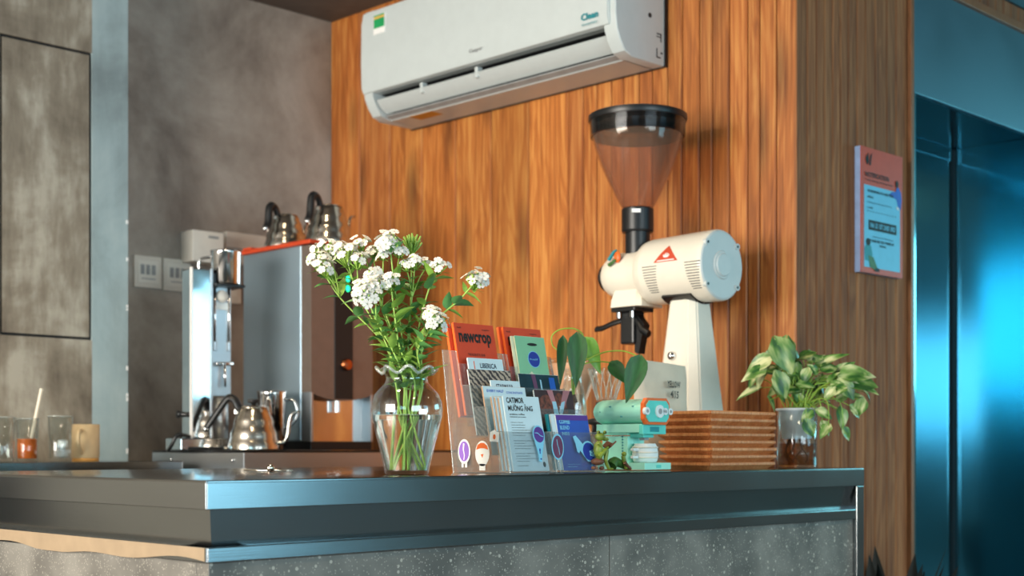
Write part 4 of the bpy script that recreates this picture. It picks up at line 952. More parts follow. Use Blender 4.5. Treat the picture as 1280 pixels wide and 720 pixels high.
# ================================================================== GLASS COFFEE MAKERS
CXm, CYm = 2.61, 2.385; CD = (CXm+CYm)*S2
cm = thing('glass_carafe', 'clear hourglass shaped glass coffee carafe behind the vine bottle', 'carafe', (CXm, CYm, ZC))
cp = [(0, 0), (.055, 0), (.064, .006), (.066, .03), (.058, .07), (.040, .11), (.025, .135), (.024, .145), (.034, .175), (.052, .225), (.067, .275), (.068, .282)]
obj('body', lathe(NB(), cp+[(max(r-.003, .001), max(z, .005)) for r, z in cp[::-1]], 40, cap0=False, cap1=False), 'glass', cm)
obj('paper_filter', lathe(NB(), [(.006, .150), (.020, .165), (.046, .222), (.062, .270), (.060, .270), (.044, .222), (.018, .166), (.004, .153)], 36, cap0=False, cap1=False), mat('filter_paper', '#dba583', .8, var=.05), cm)
DX, DY = 2.566, 2.236
dr = thing('glass_dripper', 'ribbed clear glass coffee dripper on a black collar and server', 'dripper', (DX, DY, ZC))
def ribs(k, a, r, z): return (r*(1+.035*math.sin(16*a+z*60)), z) if z > .17 else (r, z)
obj('server', lathe(NB(), [(0, 0), (.044, 0), (.049, .005), (.050, .05), (.046, .078), (.034, .09), (.031, .09), (.043, .076), (.047, .05), (.046, .007), (0, .005)], 36, cap0=False, cap1=False), 'glass', dr)
obj('base_ring', lathe(NB(), [(.024, .088), (.036, .088), (.036, .110), (.045, .113), (.046, .124), (.030, .128)], 32), 'black', dr)
obj('collar', lathe(NB(), [(.030, .124), (.026, .135), (.025, .155), (.027, .166), (.020, .168)], 32), 'black', dr)
cn = [(.018, .160), (.024, .172), (.033, .20), (.042, .235), (.046, .250)]
obj('ribbed_cone', lathe(NB(), cn+[(r-.003, z) for r, z in cn[::-1]], 96, cap0=False, cap1=False, ruffle=ribs), 'glass', dr)
for k in range(14):
    a = 2*PI*k/14; obj('rib', tube(NB(), smooth_path([(r*.96*math.cos(a+z*6), r*.96*math.sin(a+z*6), z) for r, z in cn[1:]], 3), .0017, 5), 'rim', dr)

# ================================================================== TOY BRICK GRINDER
TX0, TX1, TY0 = 2.465, 2.562, 2.03; TXc = (TX0+TX1)/2
tg = thing('toy_grinder', 'mint green toy brick model of a coffee grinder', 'toy', (TXc, TY0+.07, ZC))
def tb(nm, x0, x1, y0, y1, z0, z1, m, bev=.0012, par=None): 
    bm = NB(); box(bm, x0, x1, y0, y1, ZC+z0, ZC+z1, bev); return wpart(nm, bm, m, tg, parent=par)
tb('base_plate', TX0, TX1, TY0, TY0+.145, .003, .019, 'mint')
tb('base_badge', TX0+.042, TX0+.060, TY0-.001, TY0+.002, .007, .0145, 'mint2')
tb('column', TX0+.022, TX1-.014, TY0+.070, TY0+.150, .019, .082, 'mint')
tb('column', TX0+.020, TX1-.012, TY0+.068, TY0+.152, .084, .100, 'mint')
tb('head_block', TX0+.012, TX1-.006, TY0+.020, TY0+.160, .090, .110, 'mint2' if False else 'mint')
tb('chute', TX0+.03, TX1-.03, TY0+.028, TY0+.07, .078, .090, 'mint2')
tb('chute', TX0+.04, TX1-.04, TY0+.034, TY0+.05, .072, .078, 'acgrey')
hb = tb('vent_block', TX0+.008, TX1-.004, TY0+.012, TY0+.024, .086, .108, 'mint2'); tb('vent_hole', TX0+.034, TX0+.066, TY0+.010, TY0+.014, .092, .103, 'teal', par=hb)
BZ = .1395; BR = .031
pts = []
for k in range(8):
    a = PI/8+k*PI/4; pts.append((TXc+.046*math.cos(a)/math.cos(PI/8), ZC+BZ+BR*math.sin(a)/math.cos(PI/8)))
bm = prism(NB(), [(TXc+.046*math.cos(2*PI*i/24), ZC+BZ+(BR-.001)*math.sin(2*PI*i/24)) for i in range(24)], 'y', TY0+.012, TY0+.165); bmesh.ops.bevel(bm, geom=[e for e in bm.edges if abs(e.verts[0].co.y-e.verts[1].co.y) < 1e-6], offset=.004, segments=2, affect='EDGES'); wpart('barrel', bm, 'mint', tg)
fr = [(TXc-.047, ZC+BZ-.018), (TXc-.036, ZC+BZ-.031), (TXc+.036, ZC+BZ-.031), (TXc+.047, ZC+BZ-.018), (TXc+.047, ZC+BZ+.018), (TXc+.036, ZC+BZ+.031), (TXc-.036, ZC+BZ+.031), (TXc-.047, ZC+BZ+.018)]
bm = prism(NB(), fr, 'y', TY0+.003, TY0+.014); wpart('end_frame', bm, 'orange', tg, smooth=False)
fi = [(TXc+(x-TXc)*.86, ZC+BZ+(z-ZC-BZ)*.80) for x, z in fr]
bm = prism(NB(), fi, 'y', TY0, TY0+.006); wpart('end_plate', bm, 'mint2', tg, smooth=False)
for (dx, r, h) in ((-.043, .009, .006), (.004, .0150, .004), (.024, .0085, .004), (.043, .008, .005)):
    bm = NB(); cyl(bm, (TXc+dx, TY0-.004, ZC+BZ), (TXc+dx, TY0+.004, ZC+BZ), r, n=20); s_ = wpart('stud', bm, 'paper2', tg)
    bm = NB(); cyl(bm, (TXc+dx, TY0-.0046, ZC+BZ), (TXc+dx, TY0-.0039, ZC+BZ), r*.45, n=14); wpart('stud_centre', bm, 'acgrey', tg, parent=s_)
for k in range(11):
    bm = NB(); cyl(bm, (TX0+.0216, TY0+.086, ZC+.026+k*.0068), (TX0+.0235, TY0+.086, ZC+.026+k*.0068), .0025, n=8); wpart('pin_hole', bm, 'teal', tg)
for (yy, zz) in ((.04, .012), (.11, .012), (.075, -.012), (.14, .0)):
    bm = NB(); cyl(bm, (TXc-.047, TY0+yy, ZC+BZ+zz), (TXc-.040, TY0+yy, ZC+BZ+zz), .0014, n=8); wpart('pin_hole', bm, 'teal', tg)
cup = wpart('cup', lathe(NB(), [(0, .0), (.026, 0), (.029, .004), (.031, .018), (.029, .034), (.025, .044), (.0, .044)], 24, Matrix.Translation((TXc+.004, TY0+.042, ZC+.020))), 'paper2', tg)
for k in range(3):
    wpart('cup_band', lathe(NB(), [(.0305, .009+k*.012), (.0318, .011+k*.012), (.0305, .013+k*.012)], 24, Matrix.Translation((TXc+.004, TY0+.042, ZC+.020)), cap0=False, cap1=False), 'white2', tg, parent=cup)
for dz in (.012, .030):
    bm = NB(); box(bm, TXc-.044, TXc-.024, TY0+.038, TY0+.047, ZC+.020+dz-.003, ZC+.020+dz+.003, .001); wpart('cup_handle', bm, 'paper2', tg, parent=cup)

# ================================================================== FIGURINES
fx = onY(765, 580, 2.005); FX, FY = fx.x, 2.005
def FP(px, py, dy=0): return onY(px, py, FY+dy)
fg = thing('frog_figurine', 'small green ceramic frog figurine sitting and reading a book', 'figurine', (FX-.02, FY, ZC))
bm = NB(); F0 = FP(754, 575); 
ball(bm, FP(748, 562), .0125, .9, .9, 1.55); ball(bm, FP(750, 546), .0105, 1.25, 1.05, .85); ball(bm, FP(757, 549), .007, 1.3, .9, .6)
bmesh.ops.remove_doubles(bm, verts=bm.verts[:], dist=1e-6); wpart('body', bm, 'frog', fg)
for px in (748, 756):
    bm = NB(); ball(bm, FP(px, 540.5), .0042); e_ = wpart('eye', bm, 'frog', fg); bm = NB(); ball(bm, FP(px+1, 540.5, -.003), .0022, n=8); wpart('pupil', bm, 'ink', fg, parent=e_)
for dy in (-.008, .010):
    bm = NB(); tube(bm, smooth_path([FP(748, 572, dy), FP(758, 562, dy*1.3), FP(757, 575, dy*1.3), FP(761, 585.5, dy*1.3)], 5), .0058, 8, .004); wpart('leg', bm, 'frog', fg)
    bm = NB(); tube(bm, smooth_path([FP(748, 554, dy), FP(754, 562, dy), FP(760, 559, dy)], 5), .0035, 7, .003); wpart('arm', bm, 'frog', fg)
    bm = NB(); ball(bm, FP(763, 586, dy*1.3), .006, 1.5, 1, .45); wpart('foot', bm, 'frog', fg)
bm = NB(); pb = FP(763, 558); 
for sg, an in ((1, .5), (-1, -.5)):
    bmesh.ops.create_cube(bm, size=1, matrix=Matrix.Translation(pb) @ Matrix.Rotation(-.6, 4, 'Y') @ Matrix.Rotation(an, 4, 'X') @ Matrix.Translation((0, sg*.008, 0)) @ Matrix.Diagonal((.020, .015, .003, 1)))
wpart('book', bm, 'frogb', fg)
bm = NB(); ball(bm, FP(747, 577)+Vector((0, 0, .0)), .013, 1.25, 1.1, .62); wpart('stone_seat', bm, 'frogb', fg)
for q in (-1, 1):
    bm = NB(); ball(bm, FP(747+q*5, 585), .005, 1.2, 1.2, .8); wpart('seat_foot', bm, 'frogb', fg)
lz = thing('leaf_figurine', 'small green reclining ceramic figurine next to the reading frog', 'figurine', (FX+.02, FY, ZC))
bm = NB(); L0 = [FP(764, 582, .012), FP(768, 577, .012), FP(774, 579, .012), FP(781, 583, .012), FP(787, 585, .012)]
tube(bm, smooth_path(L0, 5), .0135, 10, .005); wpart('body', bm, 'frogdark', lz)
bm = NB(); tube(bm, smooth_path([FP(783, 585, .0), FP(780, 575, .0), FP(779, 570, 0)], 4), .0055, 8, .0045); ball(bm, FP(780, 567.5), .006, 1, 1, .9); wpart('head', bm, 'frog', lz)
bm = NB(); tube(bm, [FP(781, 578, -.005), FP(785, 583, -.005), FP(788.5, 586, -.005)], .0045, 7, .003); wpart('foot', bm, 'frogb', lz)

# ================================================================== PAPER BAG
bgx0 = onY(793, 500, 2.31).x; bgx1 = onY(858, 500, 2.31).x; bz = onY(800, 449, 2.31).z
bm = NB(); rows = []
for j in range(9):
    t = j/8; z = ZC+(bz-ZC)*t; dpt = .035*(1-t)**.6+.003; row = []
    for i in range(13):
        u = i/12; x = bgx0+(bgx1-bgx0)*u+.012*(1-t)*(u-.5)
        b_ = math.sin(PI*u)**.5 if 0 < u < 1 else 0
        wob = .002*math.sin(9*u+5*t)+.002*math.sin(17*t+3*u)
        row.append((x, 2.31-dpt*b_+wob, z-.010*u*t, 2.31+dpt*.8*b_+wob))
    rows.append(row)
Vf = [[bm.verts.new((x, y, z)) for x, y, z, y2 in r] for r in rows]; Vb = [[bm.verts.new((x, y2+.001, z)) for x, y, z, y2 in r] for r in rows]
for A, B in zip(Vf, Vf[1:]):
    for i in range(12): bm.faces.new((A[i], A[i+1], B[i+1], B[i]))
for A, B in zip(Vb, Vb[1:]):
    for i in range(12): bm.faces.new((A[i+1], A[i], B[i], B[i+1]))
for A, B in ((Vf, Vb),):
    for j in range(8):
        bm.faces.new((A[j][0], A[j+1][0], B[j+1][0], B[j][0])); bm.faces.new((A[j+1][12], A[j][12], B[j][12], B[j+1][12]))
    for i in range(12): bm.faces.new((A[8][i], A[8][i+1], B[8][i+1], B[8][i])); bm.faces.new((A[0][i+1], A[0][i], B[0][i], B[0][i+1]))
bagw = thing('paper_bag', 'crumpled pale paper bag with black handwriting against the grinder', 'bag', ((bgx0+bgx1)/2, 2.31, ZC))
wpart('bag_body', bm, 'bag', bagw, ang=60)
p = onY(834, 484, 2.279); lettering('YELLOW', 'ink', bagw, p-bagw.location, (PI/2, .03, 0), .056, .018, .03, name='handwriting')
p = onY(838, 497, 2.276); lettering('4/15', 'ink', bagw, p-bagw.location, (PI/2, .08, 0), .034, .020, .03, name='handwriting')

# ================================================================== WOODEN TRAYS
random.seed(8)
TRX, TRY, TRW, TRD, TRH = 2.722, 2.032, .284, .165, .0183
for k in range(8):
    jx, jy = random.uniform(-.003, .003), random.uniform(0, .004)
    z0 = ZC+k*TRH; loc = (TRX+jx, TRY+jy, z0)
    lab = ['bottom wooden serving tray of the stack', 'wooden serving tray second from the bottom of the stack', 'wooden serving tray third from the bottom of the stack', 'wooden serving tray fourth from the bottom of the stack', 'wooden serving tray fifth from the bottom of the stack', 'wooden serving tray third from the top of the stack', 'wooden serving tray second from the top of the stack', 'topmost wooden serving tray of the stack'][k]
    t = thing('serving_tray', lab, 'tray', loc, 0, 'wooden trays stacked beside the toy grinder')
    def sec(i, z): return ([(i, i), (TRW-i, i), (TRW-i, TRD-i), (i, TRD-i)], 0, 0, z)
    bm = loft(NB(), [sec(.014, 0), sec(.011, .003), sec(.000, .0105), sec(.000, .0165), sec(.004, .0182)])
    bmesh.ops.bevel(bm, geom=[e for e in bm.edges if abs(e.verts[0].co.z-e.verts[1].co.z) > .002 and abs(e.verts[0].co.x-e.verts[1].co.x) < .02 and abs(e.verts[0].co.y-e.verts[1].co.y) < .02], offset=.003, segments=2, affect='EDGES')
    o = obj('tray_body', bm, 'traywood', t, ang=20); tt = random.uniform(.88, 1.1); o.color = (tt, tt, tt, 1)
    o2 = obj('tray_recess', box(NB(), .014, TRW-.014, .014, TRD-.014, .0175, .01825), 'traywood', t); o2.color = (.85, .8, .8, 1)

# ================================================================== POTHOS IN A GLASS JAR
JX_, JY_ = 3.143, 2.062; JD = (JX_+JY_)*S2
pj = thing('potted_pothos', 'variegated pothos trailing from a white pot in a glass jar', 'plant', (JX_, JY_, ZC))
obj('glass_jar', lathe(NB(), [(0, 0), (.050, 0), (.0535, .004), (.0535, .152), (.051, .154), (.0505, .15), (.0505, .008), (0, .008)], 40, cap0=False, cap1=False), 'glass', pj)
obj('water', lathe(NB(), [(0, .0085), (.050, .0085), (.050, .066), (0, .066)], 32, cap0=False, cap1=False), 'amber', pj)
obj('net_pot', lathe(NB(), [(0, .078), (.038, .078), (.0395, .082), (.0485, .152), (.056, .154), (.057, .158), (.054, .160), (.047, .158), (.040, .14), (0, .14)], 40, cap0=False, cap1=False), 'netpot', pj)
obj('soil', lathe(NB(), [(0, .146), (.044, .146)], 24, cap0=False, cap1=False), 'soil', pj)
random.seed(12)
for k in range(7):
    a = random.uniform(0, 6.28); r = .03; obj('root', tube(NB(), smooth_path([(r*.6*math.cos(a), r*.6*math.sin(a), .08), (r*math.cos(a), r*math.sin(a), .055), (r*1.1*math.cos(a+.6), r*1.1*math.sin(a+.6), .03), (r*.7*math.cos(a+1.2), r*.7*math.sin(a+1.2), .014)], 4), .0028, 5, .001), 'root', pj)
PM = [leafmesh('pothos_leaf', .072, .022, .35, .30, 7, heart=.5), leafmesh('pothos_leaf_wide', .066, .027, .25, .20, 7, heart=.7), leafmesh('pothos_leaf_small', .045, .017, .3, .3, 6, heart=.5), leafmesh('pothos_leaf_long', .080, .018, .15, .45, 7, heart=.4)]
for i_, m_ in enumerate(PM): m_.materials.append(MT['pothos'] if i_ != 1 else MT['pothos2'])
PL = [  # base px,py  tip px,py  depth, kind, face
 (982, 428, 975, 458, -.03, 1, 1), (972, 430, 990, 462, -.05, 1, .6), (968, 440, 953, 452, -.04, 0, 1), (962, 448, 932, 462, -.05, 0, .8), (955, 462, 930, 470, -.05, 0, .9),
 (975, 424, 968, 446, -.01, 0, 1), (958, 452, 944, 480, -.02, 2, .7), (945, 472, 935, 482, .0, 2, .8), (950, 485, 922, 496, .0, 3, .5), (972, 470, 984, 494, -.06, 1, 1), (962, 500, 972, 515, -.06, 1, 1.1),
 (985, 450, 1000, 470, .0, 1, .8), (995, 452, 1010, 446, .0, 2, .6), (1003, 446, 1018, 438, -.01, 1, .8), (1012, 450, 1030, 444, .0, 0, .9), (1020, 460, 1056, 440, .0, 3, .6), (1010, 462, 1004, 478, -.03, 2, .9),
 (1030, 462, 1046, 456, -.02, 1, .7), (1044, 470, 1064, 452, .0, 0, .9), (1054, 470, 1094, 462, -.03, 0, 1), (1060, 474, 1096, 478, -.02, 1, .8), (1070, 480, 1097, 490, .0, 3, .6), (1052, 478, 1068, 496, -.04, 1, .7), (1040, 482, 1054, 478, -.05, 0, .9), (1042, 486, 1036, 492, -.06, 2, 1), (1056, 484, 1040, 490, -.06, 0, 1),
 (1048, 500, 1060, 490, .0, 2, .6), (1072, 498, 1082, 508, .02, 2, .8), (1078, 500, 1072, 520, .0, 2, .8), (1064, 508, 1078, 520, .0, 0, .8), (1050, 512, 1056, 534, -.02, 2, .8), (1022, 514, 1040, 520, -.06, 2, 1), (1014, 514, 1010, 518, -.07, 2, 1),
 (1008, 528, 1018, 544, -.08, 1, 1), (1028, 528, 1036, 540, -.05, 2, 1), (1036, 532, 1026, 544, -.06, 2, 1), (1054, 536, 1060, 544, -.03, 2, .8), (996, 458, 990, 484, -.02, 2, .7), (1000, 470, 1016, 486, .02, 0, .7), (1020, 474, 1034, 490, .03, 0, .6), (984, 478, 960, 490, .02, 2, .6), (1030, 446, 1020, 460, .03, 0, .8), (990, 440, 1004, 452, .03, 0, .8), (978, 446, 962, 436, .02, 0, .8), (1036, 472, 1024, 480, .0, 2, .8), (968, 486, 985, 500, -.03, 2, .7), (1030, 500, 1044, 506, -.01, 2, .7)]
random.seed(44)
for k in range(26):
    bx_, by_ = random.gauss(1012, 28), random.gauss(478, 17)
    PL.append((bx_, by_, bx_+random.uniform(-18, 22), by_+random.uniform(-12, 20), random.uniform(-.04, .06), random.choice((0, 2, 2, 3)), random.uniform(.5, 1)))
pot_c = Vector((0, 0, .15)); org = pj.location
random.seed(31)
for n_, (bx_, by_, tx, ty_, dd, kd, fc) in enumerate(PL):
    p = pd(bx_, by_, JD+dd)-org; q = pd(tx, ty_, JD+dd+random.uniform(-.015, .015))-org; d = q-p; L_ = max(d.length, .035)*1.12
    yv = d.normalized(); z = (CAMD*fc+Vector((0, 0, .7))+Vector((random.uniform(-.4, .4), random.uniform(-.4, .4), 0))); z = (z-yv*z.dot(yv)).normalized(); xv = yv.cross(z)
    me = PM[kd]; sl = L_/max(vv.co.y for vv in me.vertices); sw = max(.85, min(1.5, sl*1.1))
    lo = add('leaf', me, pj); lo.matrix_basis = Matrix.Translation(p) @ Matrix((xv*sw, yv*sl, z*sl)).transposed().to_4x4()
    st = Vector((random.uniform(-.03, .03), random.uniform(-.03, .03), .146)); mid = (st+p)*.5+Vector((0, 0, .03 if p.z > .15 else .05))
    if p.z < .15: mid = Vector((p.x*.85, p.y*.85, .185))
    obj('stem', tube(NB(), smooth_path([st, mid, p], 5), .0016, 5, .0011), 'vinestem' if n_ % 3 else 'leafgreen', pj)

# ================================================================== NOTICE SIGN
s0_ = onY(1076, 338, YE-.022); s1_ = onY(1128, 193, YE-.022); SW = s1_.x-s0_.x; SZ0 = onY(1074, 339, YE-.022).z; SH = onY(1074, 181, YE-.022).z-SZ0
sg = thing('notice_sign', 'orange and pale blue notification board on the slatted wall', 'sign', (s0_.x, YE-.022, SZ0))
obj('board', box(NB(), 0, SW, .0005, .0215, 0, SH, .001), 'signedge', sg)
obj('face', box(NB(), .0, SW, -.0005, .002, 0, SH), 'signred', sg)
def sd(pts, m, l=0, nm='print'): return decal(nm, [(x*SW, z*SH) for x, z in pts], m, sg, (0, -.0008-l, 0))
def st_(s, x, z, w, h, m='ink', b=.02): return lettering(s, m, sg, (x*SW, -.0022, z*SH), FRONT, w*SW, h*SH, b)
sd([(.07, .045), (.93, .045), (.93, .70), (.07, .70)], 'signblue', 0, 'blue_panel')
st_('NOTIFICATION', .09, .765, .56, .04, 'ink', .022); st_('C\u1eeda h\u00e0ng th\u00f4ng b\u00e1o', .09, .73, .66, .022, 'ink', .0)
for pts in ([(.14, .86), (.18, .88), (.17, .96), (.12, .92)], [(.19, .86), (.22, .86), (.25, .96), (.21, .94)], [(.10, .90), (.13, .86), (.12, .94)]): sd(pts, 'ink', .0005)
st_('WE ARE MOVING TO A NEW STORE', .14, .645, .62, .022, 'ink', .03); st_('address:', .14, .60, .14, .02, 'ink', .02); st_('following this notice you will find us', .14, .555, .58, .018, 'navyink', 0); st_('at number', .14, .515, .13, .018, 'navyink', .02); st_('- - - - - - - - - - -', .14, .49, .68, .006, 'navyink', 0)
sd([(.17, .345), (.84, .345), (.84, .425), (.17, .425)], 'ink', .0005); st_('106 LE 1ST 2ND 3RD', .20, .365, .60, .04, 'signblue', .02).location.y = -.003
st_('thank you for following us', .26, .285, .50, .018, 'navyink', .0); st_('PLEASE SEE YOU THERE AT', .20, .25, .58, .022, 'ink', .03); st_('OPENING', .42, .22, .16, .018, 'ink', .02)
# the small printed figures in the corners: plain coloured shapes
sd([(.66, .66), (.72, .69), (.82, .70), (.86, .755), (.95, .70), (.965, .64), (.94, .56), (.88, .58), (.84, .64)], 'bluep', .0010); sd(ellipse(.85, .765, .035, .030, 14), 'ink', .0012); sd([(.84, .58), (.90, .575), (.90, .55), (.84, .56)], 'paper2', .0012)
sd([(.09, .10), (.08, .19), (.13, .23), (.22, .22), (.26, .15), (.24, .09)], 'teal', .0010); sd([(.16, .14), (.28, .13), (.38, .045), (.30, .03), (.20, .05)], 'frogdark', .0012); sd(ellipse(.16, .245, .05, .030, 14), 'ink', .0012); sd([(.30, .02), (.42, .02), (.42, .045), (.34, .05)], 'ink', .0014)

# ================================================================== FLOOR PLANT BY THE LIFT
fpx, fpy = 3.64, 2.07
fpn_ = thing('floor_plant', 'dark pointed leaves of a floor plant beside the counter end', 'plant', (fpx, fpy, 0))
obj('pot', lathe(NB(), [(0, 0), (.10, 0), (.115, .01), (.135, .27), (.14, .28), (.125, .28), (.12, .25), (0, .25)], 32, cap0=False, cap1=False), 'blackm', fpn_)
random.seed(17)
DL = leafmesh('dark_leaf', 1, .11, .12, .25, 9, shape='l'); DL.materials.append(MT['darkplant'])
for k in range(26):
    a = k*2.4; sp_ = random.uniform(.08, .32); lo = add('leaf', DL, fpn_); d = Vector((math.cos(a)*sp_, math.sin(a)*sp_, 1))
    L_ = random.uniform(.45, .61); aim(lo, Vector((math.cos(a)*.03, math.sin(a)*.03, .25)), d, random.uniform(-.5, .5), L_, 'Y')

# ================================================================== BACK: BENCH, MACHINES, KETTLES
bx0, by0 = 2.423, 3.60
bn = thing('work_bench', 'low stainless bench under the boiler and kettle', 'bench', (bx0, by0, 0))
bm = NB(); box(bm, bx0, XW-.03, by0, 4.146, ZB-.006, ZB, .002); wpart('black_mat', bm, 'black', bn)
bm = NB(); box(bm, bx0, XW-.03, by0, 4.146, ZB-.062, ZB-.007, .002); wpart('top', bm, 'brush', bn)
bm = NB(); box(bm, bx0+.04, XW-.05, by0+.04, 4.12, 0, ZB-.063); wpart('cabinet', bm, 'blackm', bn)
for yy in (3.66, 4.02):
    bm = NB(); ball(bm, (bx0-.001, yy, ZB-.03), .006); wpart('rivet', bm, 'mirror', bn)
bm = NB(); box(bm, bx0-.001, bx0+.01, 3.98, 4.08, ZB-.061, ZB-.040); wpart('slot', bm, 'blackm', bn)
bc = thing('back_counter', 'dark steel edged back counter along the concrete pillar', 'counter', (.6, 3.85, 0))
zs = onY(100, 577.5, 3.86).z
bm = NB(); box(bm, .6, 2.36, 3.85, 4.245, zs-.030, zs, .002); wpart('top', bm, 'steel_top', bc)
bm = NB(); box(bm, .6, 2.34, 3.90, 4.24, 0, zs-.031); wpart('cabinet', bm, 'blackm', bc)
# tall steel brewer with black centre strip
mx0, mx1, my0, my1 = 2.775, 3.045, 3.73, 4.13; mz0 = ZB; mz1 = pd(388, 304, 4.6).z
mc = thing('boiler_machine', 'tall stainless steel coffee brewing machine with a black control strip', 'machine', ((mx0+mx1)/2, (my0+my1)/2, mz0))
bm = NB(); box(bm, mx0+.004, mx1-.004, my0+.004, my1, mz0+.002, mz0+.03, .002); wpart('base', bm, 'black', mc)
zr = pd(392, 492, 4.62).z
bm = NB(); box(bm, mx0, mx1, my0+.055, my1, mz0+.03, mz1, .008, 3); wpart('body', bm, 'boiler', mc)
pts = [(mx0+.003, zr+.005)]+[(mx0+.003+(mx1-mx0-.006)*i/12, zr-.022*math.sin(PI*i/12)) for i in range(1, 12)]+[(mx1-.003, zr+.005), (mx1-.003, mz1-.004), (mx0+.003, mz1-.004)]
bm = prism(NB(), pts, 'y', my0, my0+.056); wpart('front_panel', bm, 'brownmetal', mc)
bm = NB(); box(bm, mx0+.10, mx0+.178, my0-.003, my0+.004, zr-.016, mz1-.006, .001); cs = wpart('control_strip', bm, 'black', mc)
for py in (348.5, 360.5):
    q = onY(435, py, my0-.004); bm = NB(); ball(bm, q, .010, .85, .3, 1.2); wpart('indicator_light', bm, 'led', mc, parent=cs)
q = onY(432, 456, my0-.004); bm = NB(); lathe(bm, [(.0, 0), (.020, 0), (.021, .006), (.017, .016), (.0, .018)], 24, Matrix.Translation(q) @ Matrix.Rotation(PI/2, 4, 'X')); wpart('dial', bm, 'copper', mc, parent=cs)
bm = NB(); box(bm, mx0+.002, mx0+.012, my0, my0+.056, mz0+.03, zr+.005, .001); wpart('side_strut', bm, 'brush', mc)
bm = NB(); box(bm, mx1-.012, mx1-.002, my0, my0+.056, mz0+.03, zr+.005, .001); wpart('side_strut', bm, 'brush', mc)
bm = NB(); box(bm, mx0+.012, mx1-.012, my0+.050, my0+.056, mz0+.03, zr, .001); wpart('splash_plate', bm, 'mirror', mc)
bm = NB(); cyl(bm, (mx0+.135, my0+.03, zr-.06), (mx0+.135, my0+.03, zr-.01), .010, n=14); wpart('nozzle', bm, 'mirror', mc)
bm = lathe(NB(), [(0, 0), (.040, 0), (.042, .004), (.042, .11), (.040, .11), (.040, .006), (0, .006)], 28, Matrix.Translation((mx0+.205, my0-.0+.008, mz0+.0305)), cap0=False, cap1=False)
bmesh.ops.scale(bm, vec=(1, 1, 1), verts=bm.verts[:]); 
tr_ = thing('rubber_mat', 'orange red mat lying on top of the steel machine', 'mat', ((mx0+mx1)/2, (my0+my1)/2, mz1))
bm = NB(); box(bm, mx0-.006, mx1+.004, my0-.004, my1+.004, mz1, mz1+.012, .004); wpart('mat_sheet', bm, 'silicone', tr_)
bm = NB(); box(bm, mx0-.004, mx1+.002, my0-.002, my1+.002, mz1+.012, mz1+.014); wpart('grip', bm, 'silicone', tr_)
bm = NB(); box(bm, mx0-.008, mx0+.03, my1-.06, my1-.01, mz1+.012, mz1+.022, .004); wpart('pull_tab', bm, 'silicone', tr_)
def kettle(label, loc, R, H, rz, spout=True, lidk=True, hs=1.0):
    t = thing('gooseneck_kettle', label, 'kettle', loc, rz, 'steel gooseneck kettles')
    rib = []
    n = 10
    for i in range(n+1):
        f = i/n; r = R*(1-.38*f**1.3); rib.append((r+(.0018*math.sin(f*PI*6)), H*(.03+.80*f)))
    obj('body', lathe(NB(), [(0, 0), (R*.96, 0), (R, H*.02)]+rib+[(R*.55, H*.85), (R*.55, H*.87), (0, H*.87)], 40), 'kettle', t)
    ld_ = obj('lid', lathe(NB(), [(R*.57, H*.865), (R*.57, H*.88), (R*.45, H*.91), (.012, H*.93), (0, H*.93)], 32, cap0=False), 'kettle', t)
    if lidk: obj('lid_knob', lathe(NB(), [(.007, H*.93), (.009, H*.96), (.019, H*.99), (.021, H*1.03), (.015, H*1.05), (0, H*1.05)], 20), 'black', ld_)
    obj('handle', tube(NB(), smooth_path([(-R*.55, 0, H*.84), (-R*.72, 0, H*1.02), (-R*.95, 0, H*1.08), (-R*1.15, 0, H*.98), (-R*1.55*hs, 0, H*.62), (-R*1.75*hs, 0, H*.46)], 5), .0115, 8, .0095, flat=1.3), 'black', t)
    b_ = NB(); ball(b_, (-R*1.77*hs, 0, H*.44), .0105); obj('handle_end', b_, 'mirror', t)
    b_ = NB(); box(b_, -R*.72, -R*.5, -.008, .008, H*.74, H*.84, .002); obj('handle_bracket', b_, 'mirror', t)
    if spout: obj('spout', tube(NB(), smooth_path([(R*.85, 0, H*.18), (R*1.15, 0, H*.16), (R*1.32, 0, H*.30), (R*1.38, 0, H*.55), (R*1.50, 0, H*.74), (R*1.80, 0, H*.80)], 6), .0075, 10, .0048), 'kettle', t)
    return t
k1 = pd(357, 300, 4.844); k2 = pd(411, 300, 4.737)
kettle('steel kettle on the orange mat nearer the concrete wall', (k1.x, k1.y, mz1+.014), .075, .135, .25, True, False, .8)
kettle('steel kettle on the orange mat nearer the wood wall', (k2.x, k2.y, mz1+.014), .082, .150, .25, True, False, .8)
kp = pd(317, 560, 4.44); kettle('steel gooseneck kettle standing on the bench before the tall pitcher', (kp.x, kp.y, ZB), .083, .158, -PI/4, True, True, 1.05)
pp = pd(340, 560, 4.60); pt = thing('steel_pitcher', 'tall plain steel pitcher behind the bench kettle', 'pitcher', (pp.x, pp.y, ZB))
obj('body', lathe(NB(), [(0, 0), (.044, 0), (.046, .004), (.048, .19), (.050, .198), (.047, .198), (.045, .19), (.043, .006), (0, .006)], 36, cap0=False, cap1=False), 'mirror', pt)
obj('handle', tube(NB(), smooth_path([(.046*S2, -.046*S2, .17), (.075*S2, -.075*S2, .165), (.082*S2, -.082*S2, .11), (.047*S2, -.047*S2, .07)], 6), .005, 8), 'mirror', pt)
